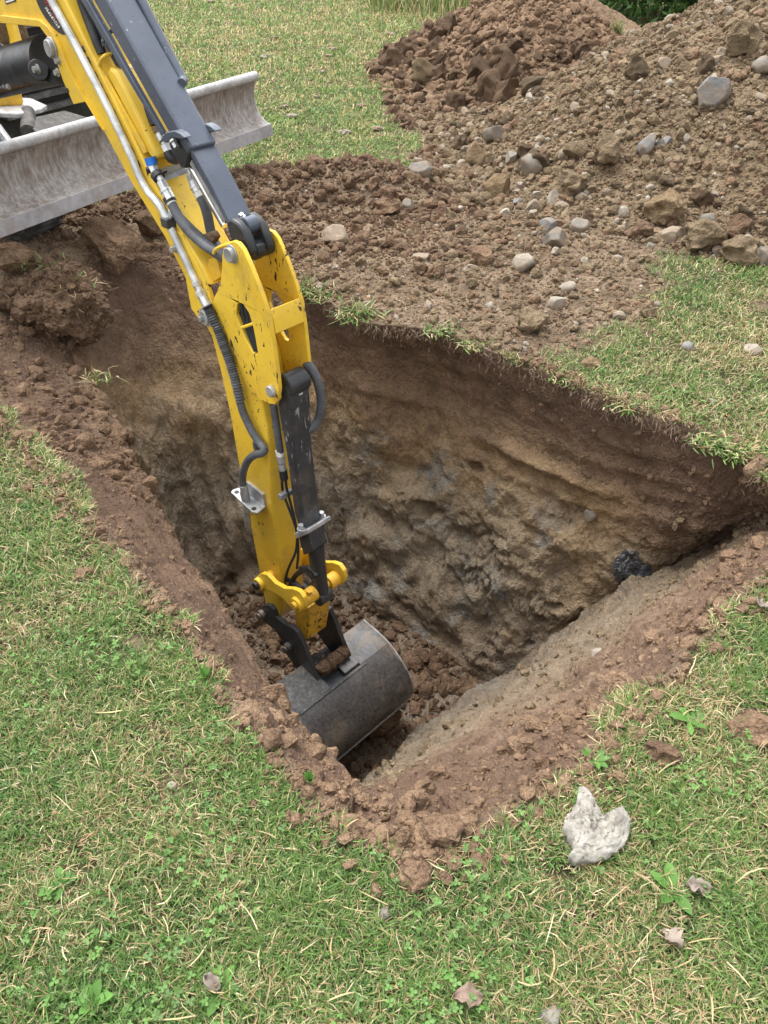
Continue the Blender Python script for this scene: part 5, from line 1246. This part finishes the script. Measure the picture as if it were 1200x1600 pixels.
keep &= ~((np.hypot(gx, gy) > 1.2) & (gx < -3.4 + .0 * gy) & (gy < 4))
gx, gy, sm, clump = gx[keep], gy[keep], sm[keep], clump[keep]
gz = ground_z(gx, gy) + rough_z(gx, gy, sm) - .002; dist = np.sqrt(gx ** 2 + gy ** 2 + EYE ** 2); n = len(gx)
patch = fbm(xy3(gx, gy), 3.2, 4, seed=91); patch2 = fbm(xy3(gx, gy), .8, 3, seed=92)
straw_p = np.clip(.42 + .80 * patch + .30 * patch2 + .10 * sm - .12 * sstep(3, 5, gy) + .12 * sstep(7.5, 11, gy) * (1 - sstep(14, 17, gy)) * sstep(-3, 0, gx), .06, .85)
tint, st = grass_tint(n, gx, gy, rg, straw_p)
fresh = sstep(-.1, .5, fbm(xy3(gx, gy), 2.3, 3, seed=93)); tint = tint * (1 + .22 * sstep(3.5, 7, gy)[:, None] * np.array([1.25, 1.0, .6]))
tint = np.where(st[:, None], tint, tint * (1 - .22 * fresh[:, None] * np.array([1, .5, .6])))
far_s = np.clip(dist / 2.1, 1, 6.5)
ln = rg.uniform(.012, .042, n) * np.where(rg.random(n) < .06, 1.6, 1) * (1 + .7 * clump) * np.where(st, 1.15, 1.0) * (1 + .05 * (far_s - 1)) + .05 * sstep(7.5, 10, gy) * rg.random(n) * (rg.random(n) < .35)
wd = rg.uniform(.0014, .0031, n) * np.where(st, .85, 1) * far_s ** .8
lean = np.abs(rg.normal(.62, .38, n)) * np.where(st, 1.5, 1.0); bend = rg.uniform(.1, 1.9, n)
lean = np.minimum(lean, 1.5); az = rg.uniform(0, 2 * np.pi, n) * 1.0
curl = rg.normal(0, .5, n) * np.where(st, 2.8, 1.0)
parts = [blades(gx, gy, gz, ln, wd, lean, az, bend, tint, curl)]
print('grass blades', n)
ni = 60000; ri = rg.integers(0, 13, ni); rj = rg.integers(0, NLOOP, ni); q = wgr[ri, rj] + rg.normal(0, .006, (ni, 3)) * np.array([1, 1, 0])
tm = fbm(xy3(q[:, 0], q[:, 1]), 4.2, 3, seed=97); k = (tm > .06 + ri * .022) & ((q[:, 1] < 2.75) | (q[:, 0] > .45)); q = q[k]; nq = len(q)
if nq:
    tq, sq = grass_tint(nq, q[:, 0], q[:, 1], rg, np.full(nq, .35))
    parts.append(blades(q[:, 0], q[:, 1], q[:, 2], rg.uniform(.014, .05, nq), rg.uniform(.0018, .0036, nq), np.abs(rg.normal(.7, .4, nq)), rg.uniform(0, 6.28, nq), rg.uniform(.1, 1.9, nq), tq, rg.normal(0, .6, nq)))
# long dead stalks lying over the turf, near the camera
ns = 260; th = rg.uniform(-.95, .95, ns); r_ = .32 + 2.6 * rg.random(ns) ** 1.5; sx, sy = r_ * np.sin(th), r_ * np.cos(th); k = (poly_sd(sx, sy, RIM) > .01) & (soil_mask(sx, sy) < .8); sx, sy = sx[k], sy[k]; ns = len(sx)
tt_, _ = grass_tint(ns, sx, sy, rg, np.full(ns, 1.0))
parts.append(blades(sx, sy, ground_z(sx, sy) + rg.uniform(.010, .028, ns), rg.uniform(.025, .085, ns), rg.uniform(.0016, .0036, ns), rg.uniform(1.1, 1.6, ns), rg.uniform(0, 6.28, ns), rg.uniform(-.5, .5, ns), tt_ * 1.1, rg.normal(0, .8, ns)))
# clover: three round leaflets on a short stalk
nc = 6500; th = rg.uniform(-.95, .95, nc); r_ = .3 + 3.0 * rg.random(nc) ** 1.3; cx, cy = r_ * np.sin(th), r_ * np.cos(th)
k = (poly_sd(cx, cy, RIM) > .015) & (soil_mask(cx, cy) < .35) & (fbm(xy3(cx, cy), 3.4, 3, seed=95) > rg.uniform(-.15, .28, nc)); cx, cy = cx[k], cy[k]; nc = len(cx)
cz = ground_z(cx, cy) + rg.uniform(.012, .034, nc); cs_ = rg.uniform(.0030, .0064, nc); ca0 = rg.uniform(0, 6.28, nc); ctint = np.array([.10, .215, .040]) * rg.uniform(.65, 1.3, nc)[:, None] * np.array([1, 1, 1]) + rg.uniform(0, .03, nc)[:, None]
vl, tl, cl_ = [], [], []
for lf in range(3):
    a = ca0 + lf * 2.094 + rg.normal(0, .15, nc); ux, uy = np.cos(a), np.sin(a); tilt = rg.uniform(-.1, .5, nc)
    pts = []
    for (f_, s_) in ((0, 0), (.55, .55), (1.15, .62), (1.55, .28), (1.42, 0), (1.55, -.28), (1.15, -.62), (.55, -.55)):
        pts.append(np.stack([cx + cs_ * (ux * f_ - uy * s_), cy + cs_ * (uy * f_ + ux * s_), cz + cs_ * (f_ * tilt + abs(s_) * .35)], 1))
    Pn = np.stack(pts, 1); o = (np.arange(nc) * 8)[:, None]; base = len(vl) and sum(len(q) for q in vl)
    vl.append(Pn.reshape(-1, 3)); tl.append(np.concatenate([o + np.array([[0, i, i + 1]]) for i in range(1, 7)]) + (base or 0)); cl_.append(np.repeat(ctint, 8, 0))
parts.append((np.vstack(vl), None, np.vstack(tl), np.vstack(cl_)))
make_grass('grass', parts, M['grass'], None); tag(bpy.data.objects['grass'], 'short mixed lawn grass with clover and dead stalks', 'grass', None, 'stuff')

# broad-leaved weeds: each a rosette with its own leaves
def leaf_pts(base, az, L, Wd, lift, droop, n=7):
    """one long leaf, folded a little along its rib"""
    d = np.array([math.cos(az), math.sin(az), 0]); s = np.array([-d[1], d[0], 0]); vv = []; 
    for i in range(n):
        t = i / (n - 1); w = Wd * math.sin(math.pi * min(1, t * .92 + .06)) ** .8 * (1 if t < .98 else .1); z = lift * L * t - droop * L * t * t
        c = base + d * L * t * .96 + np.array([0, 0, z]); vv += [c - s * w + np.array([0, 0, w * .3]), c, c + s * w + np.array([0, 0, w * .3])]
    q = []
    for i in range(n - 1):
        for j in (0, 1): a = i * 3 + j; q.append((a, a + 1, a + 4, a + 3))
    return np.array(vv), np.array(q)
def weed(u, v, nl, L, Wd, label, seed, up=.5, z=None, group='broad-leaved weeds in the grass'):
    r = np.random.default_rng(seed); p = hit(u, v) if z is None else at(u, v, z); vs, qs, cs, o = [], [], [], 0
    root = empty('weed_plant', p); tag(root, label, 'weed', group)
    for i in range(nl):
        vv, q = leaf_pts(np.array([0, 0, .008]), i * 6.283 / nl + r.uniform(-.4, .4), L * .72 * r.uniform(.6, 1.15), Wd * .75 * r.uniform(.8, 1.2), up * r.uniform(.5, 1.5), .35 * r.random())
        c = np.array([.095, .215, .040]) * r.uniform(.75, 1.3)
        me = np_mesh('leaf', vv, None, q); attr_col(me, 'tint', np.tile(c, (len(vv), 1))); link('leaf', me, M['grass'], root)
for i, (u, v, nl, L, Wd, lab, upv) in enumerate([
        (322, 1062, 10, .026, .007, 'small upright broad leaved weed on the edge of the left bank', 1.4),
        (484, 1222, 14, .020, .0055, 'little bushy weed at the foot of the left bank near the pit tip', 1.6),
        (95, 1382, 6, .065, .014, 'dandelion rosette in the left foreground grass', .3),
        (930, 1192, 7, .055, .010, 'leafy weed spilling over the edge of the near bank', .5),
        (1076, 1130, 6, .07, .014, 'leafy weed left of the flat reddish earth lump', .5),
        (1050, 1395, 5, .075, .015, 'dark dock leaves right of the pale crusty stone', .35),
        (345, 1548, 6, .075, .016, 'broad plantain at the bottom of the foreground grass', .35),
        (145, 1570, 6, .06, .013, 'weed rosette in the bottom left corner of the grass', .5),
        ]):
    weed(u, v, nl, L, Wd, lab, 800 + i, upv)

# turf hanging over the lip of the far wall, tufts on the sod and the mounds
def tuft(u, v, n, L, label, seed, p=None, fall=.0, spreadr=.05, straw=.3, name='grass_tuft', group='tufts of turf hanging at the pit edge'):
    r = np.random.default_rng(seed); p = hit(u, v) if p is None else p; x = p[0] + r.normal(0, spreadr, n); y = p[1] + r.normal(0, spreadr * .6, n); z = np.full(n, p[2]) + r.uniform(-.02, .005, n)
    tn, s = grass_tint(n, x, y, r, np.full(n, straw)); 
    az = np.where(r.random(n) < .6, -math.pi / 2 + r.normal(0, .8, n), r.uniform(0, 6.28, n))
    pr = blades(x, y, z, L * r.uniform(.5, 1.2, n), r.uniform(.0025, .0045, n) * 1.5, np.abs(r.normal(.7 + fall, .5, n)), az, r.uniform(.3, 1.6, n), tn)
    return tag(make_grass(name, [pr], M['grass'], None, loc=np.array(p)), label, 'tuft', group)
for i, (u, v, nn, L, lab) in enumerate([(485, 452, 260, .10, 'tuft of grass hanging over the pit edge right beside the digging arm'),
        (560, 488, 320, .12, 'shaggy tuft hanging over the middle of the far pit edge'), (515, 462, 160, .09, 'small tuft between the two shaggy ones on the far edge'),
        (690, 515, 120, .08, 'thin tuft at the turf edge below the trodden earth'), (745, 535, 130, .07, 'yellowish tuft right of the thin one on the far edge'),
        (1120, 690, 260, .08, 'thick tuft at the right end of the far turf edge'), (1160, 705, 200, .08, 'tuft nearest the right picture edge on the far turf'),
        (330, 352, 0, 0, ''), (890, 590, 160, .07, 'tuft on the far turf edge right of the ochre clod'), (985, 632, 180, .07, 'tuft halfway along the grassy far edge')]):
    if nn: tuft(u, v, nn, L * .72, lab, 900 + i, fall=.35, p=None, spreadr=.042)
tuft(118, 462, 90, .07, 'thin green and straw shoots on the upturned sod', 921, p=np.array(bpy.data.objects['sod_clod'].location) + np.array([.08, -.02, .10]), straw=.55, group=None)
tuft(155, 560, 60, .06, 'few shoots on the left bank below the upturned sod', 922, p=at(150, 590, -.2), straw=.4, group=None)
tuft(268, 435, 24, .05, 'tiny green shoot under the dozer blade', 923, p=at(62, 415, .16), straw=.1, group=None)
tuft(965, 45, 140, .12, 'clump of uprooted grass high on the grey heap', 924, straw=.3, group=None, p=hit(962, 48), spreadr=.03)

# dry leaves lying on the lawn
def dry_leaf(u, v, L, label, seed, tone):
    r = np.random.default_rng(seed); p = hit(u, v); n, mrow = 9, 5; az = r.uniform(0, 6.28); d = np.array([math.cos(az), math.sin(az)]); s = np.array([-d[1], d[0]]); vv = []
    for i in range(n):
        t = i / (n - 1); w = L * .36 * math.sin(math.pi * (t * .94 + .03)) * (1 + .25 * r.normal())
        for j in range(mrow):
            q = (j / (mrow - 1) - .5) * 2; xy_ = d * L * (t - .5) + s * w * q; vv.append((xy_[0], xy_[1], .022 + .012 * q * q * r.uniform(.3, 1.8) + .008 * math.sin(t * 5 + seed) + r.normal() * .0015))
    q = [(i * mrow + j, i * mrow + j + 1, (i + 1) * mrow + j + 1, (i + 1) * mrow + j) for i in range(n - 1) for j in range(mrow - 1)]
    me = np_mesh('dry_leaf', np.array(vv), None, np.array(q)); o = link('dry_leaf', me, M[tone]); o.location = p
    sol = o.modifiers.new('thick', 'SOLIDIFY'); sol.thickness = .0012
    return tag(o, label, 'leaf')
M['leaf_grey'] = plain_mat('dry_grey_leaf', (.25, .205, .17), .8, 0, .5); M['leaf_brown'] = plain_mat('dry_brown_leaf', (.22, .155, .12), .8, 0, .5)
for i, (u, v, L, lab, tn) in enumerate([(1086, 1396, .05, 'pinkish grey dry leaf right of the pale crusty stone', 'leaf_grey'), (730, 1566, .055, 'brown curled dry leaf at the bottom of the grass', 'leaf_brown'),
        (1045, 1474, .045, 'pale torn dry leaf in the lower right grass', 'leaf_grey'), (335, 1545, .035, 'whitish dry leaf by the broad plantain', 'leaf_grey'),
        (1190, 955, .05, 'straw coloured dry leaf near the right end of the near bank', 'leaf_grey')]):
    dry_leaf(u, v, L, lab, 940 + i, tn)
k_ = 0
for u, v in [(418, 90), (515, 90), (412, 92), (430, 62), (520, 80), (505, 115), (565, 168), (590, 205), (455, 185), (330, 5), (610, 55), (495, 155), (445, 170), (350, 150), (540, 210)]:
    k_ += 1; p = hit(u, v); vv, f = VAR['clod'][k_ % 8]; me = np_mesh('dung_crumb', vv * np.array([.07, .05, .022]) * (.5 + .08 * (k_ % 6)), f, None); o = link('dung_crumb', me, M['leaf_brown'] if k_ % 3 else M['leaf_grey']); o.location = p + np.array([0, 0, .02])
    tag(o, 'dull crumb or dead leaf on the lawn behind the machine', 'litter', 'litter on the far lawn')

# hedge along the far side of the field
def hedge(name, x0, y0, x1, y1, H, D, n, label, seed):
    r = np.random.default_rng(seed); t = r.random(n); a = np.array([x0, y0]); c = np.array([x1, y1]); d = c - a; L = np.linalg.norm(d); d /= L; s = np.array([-d[1], d[0]])
    prof = H * (.82 + .25 * fbm(np.stack([t * L, np.zeros(n), np.zeros(n)], 1), .9, 3, seed=seed)); h = prof * r.random(n) ** .75; dep = D * (r.random(n) - .5) * (1 - .45 * (h / H) ** 2) * (1 + .4 * fbm(np.stack([t * L, h, h * 0], 1), 1.2, 2, seed=seed + 1))
    # leaves gather towards the outside
    dep = np.sign(dep) * np.minimum(np.abs(dep) * 1.25 + .05, D * .62)
    c0_ = np.column_stack([a + d * (t * L)[:, None] + s * dep[:, None], h]); sz_ = r.uniform(.03, .075, n); ax = r.normal(size=(n, 3)); ax /= np.linalg.norm(ax, axis=1)[:, None]
    bx = np.cross(ax, r.normal(size=(n, 3))); bx /= np.linalg.norm(bx, axis=1)[:, None]
    V_ = np.stack([c0_ - ax * sz_[:, None], c0_ + bx * (sz_ * .45)[:, None], c0_ + ax * sz_[:, None], c0_ - bx * (sz_ * .45)[:, None]], 1).reshape(-1, 3)
    q = np.arange(n * 4).reshape(-1, 4); tint = np.array([.055, .115, .028]) * r.uniform(.55, 1.6, n)[:, None]
    root = empty(name, (x0, y0, 0)); tag(root, label, 'hedge')
    me = np_mesh('foliage', V_ - np.array([x0, y0, 0]), None, q); attr_col(me, 'tint', np.repeat(tint, 4, 0)); link('foliage', me, M['grass'], root)
    st_ = MB()
    for i in range(int(L * 2.2)):
        p0 = np.array([*(a + d * (i + r.random()) / 2.2), 0]); p1 = p0 + np.array([*(r.normal(0, .12, 2)), H * .8]); st_.tube([p0, (p0 + p1) / 2 + np.array([*(r.normal(0, .08, 2)), 0]), p1], lambda t: .025 * (1 - .6 * t), 6)
    st_.build('stems', M['clod_dark'], root, origin=(x0, y0, 0))
    return root
hedge('hedge', .2, 15.2, 2.9, 13.9, 2.2, 1.5, 26000, 'dark green hedge behind the reddish far heap', 950)
hedge('hedge', 2.9, 12.9, 8.2, 10.4, 2.3, 1.6, 34000, 'dark hedge seen in the dip between the two heaps', 951)
# pale tall grass in front of the hedge
nt_ = 5200; x = rg.uniform(-.2, 2.7, nt_); y = 14.1 - .45 * x + rg.normal(0, .55, nt_); tn, _ = grass_tint(nt_, x, y, rg, np.full(nt_, .38))
g = make_grass('tall_grass', [blades(x, y, ground_z(x, y), rg.uniform(.15, .42, nt_), rg.uniform(.008, .016, nt_), np.abs(rg.normal(.25, .2, nt_)), rg.uniform(0, 6.28, nt_), rg.uniform(.1, .9, nt_), tn)], M['grass'], None)
tag(g, 'tall yellowing grass along the foot of the hedge', 'grass', None, 'stuff')

rr = np.random.default_rng(61); so = np.array(bpy.data.objects['sod_clod'].location); n_ = 420
ro = np.column_stack([so[0] + rr.normal(.04, .09, n_), so[1] + rr.normal(-.06, .05, n_), so[2] + rr.uniform(-.06, .12, n_)])
tn, _ = grass_tint(n_, ro[:, 0], ro[:, 1], rr, np.ones(n_))
o = make_grass('roots', [blades(ro[:, 0], ro[:, 1], ro[:, 2], rr.uniform(.03, .09, n_), rr.uniform(.0018, .003, n_), rr.uniform(.8, 2.2, n_), rr.uniform(0, 6.28, n_), rr.uniform(-.5, .8, n_), tn * .6, rr.normal(0, 1, n_), -.2)], M['grass'], None, loc=so, parent=bpy.data.objects['sod_clod'])
o['kind'] = 'stuff'

# torn roots hanging out of the turf along the far edge
nr_ = 4500; j_ = rr.integers(0, NLOOP, nr_); q = grid[Ko + 1][j_] * 1.0; k = (q[:, 1] > 2.0) & (q[:, 0] > -.5); q = q[k]; nr_ = len(q)
q = q + np.column_stack([rr.normal(0, .012, nr_), rr.normal(-.012, .01, nr_), -np.abs(rr.normal(0, .035, nr_)) + .005])
tn = np.array([.15, .105, .07]) * rr.uniform(.6, 1.7, nr_)[:, None]
o = make_grass('turf_roots', [blades(q[:, 0], q[:, 1], q[:, 2], rr.uniform(.012, .042, nr_), rr.uniform(.0014, .0028, nr_), rr.uniform(1.3, 2.6, nr_), -math.pi * .62 + rr.normal(0, .8, nr_), rr.uniform(.1, 1.2, nr_), tn, rr.normal(0, 1, nr_), -.2)], M['grass'], None)
tag(o, 'fine torn roots hanging under the turf along the far edge of the pit', 'roots', None, 'stuff')
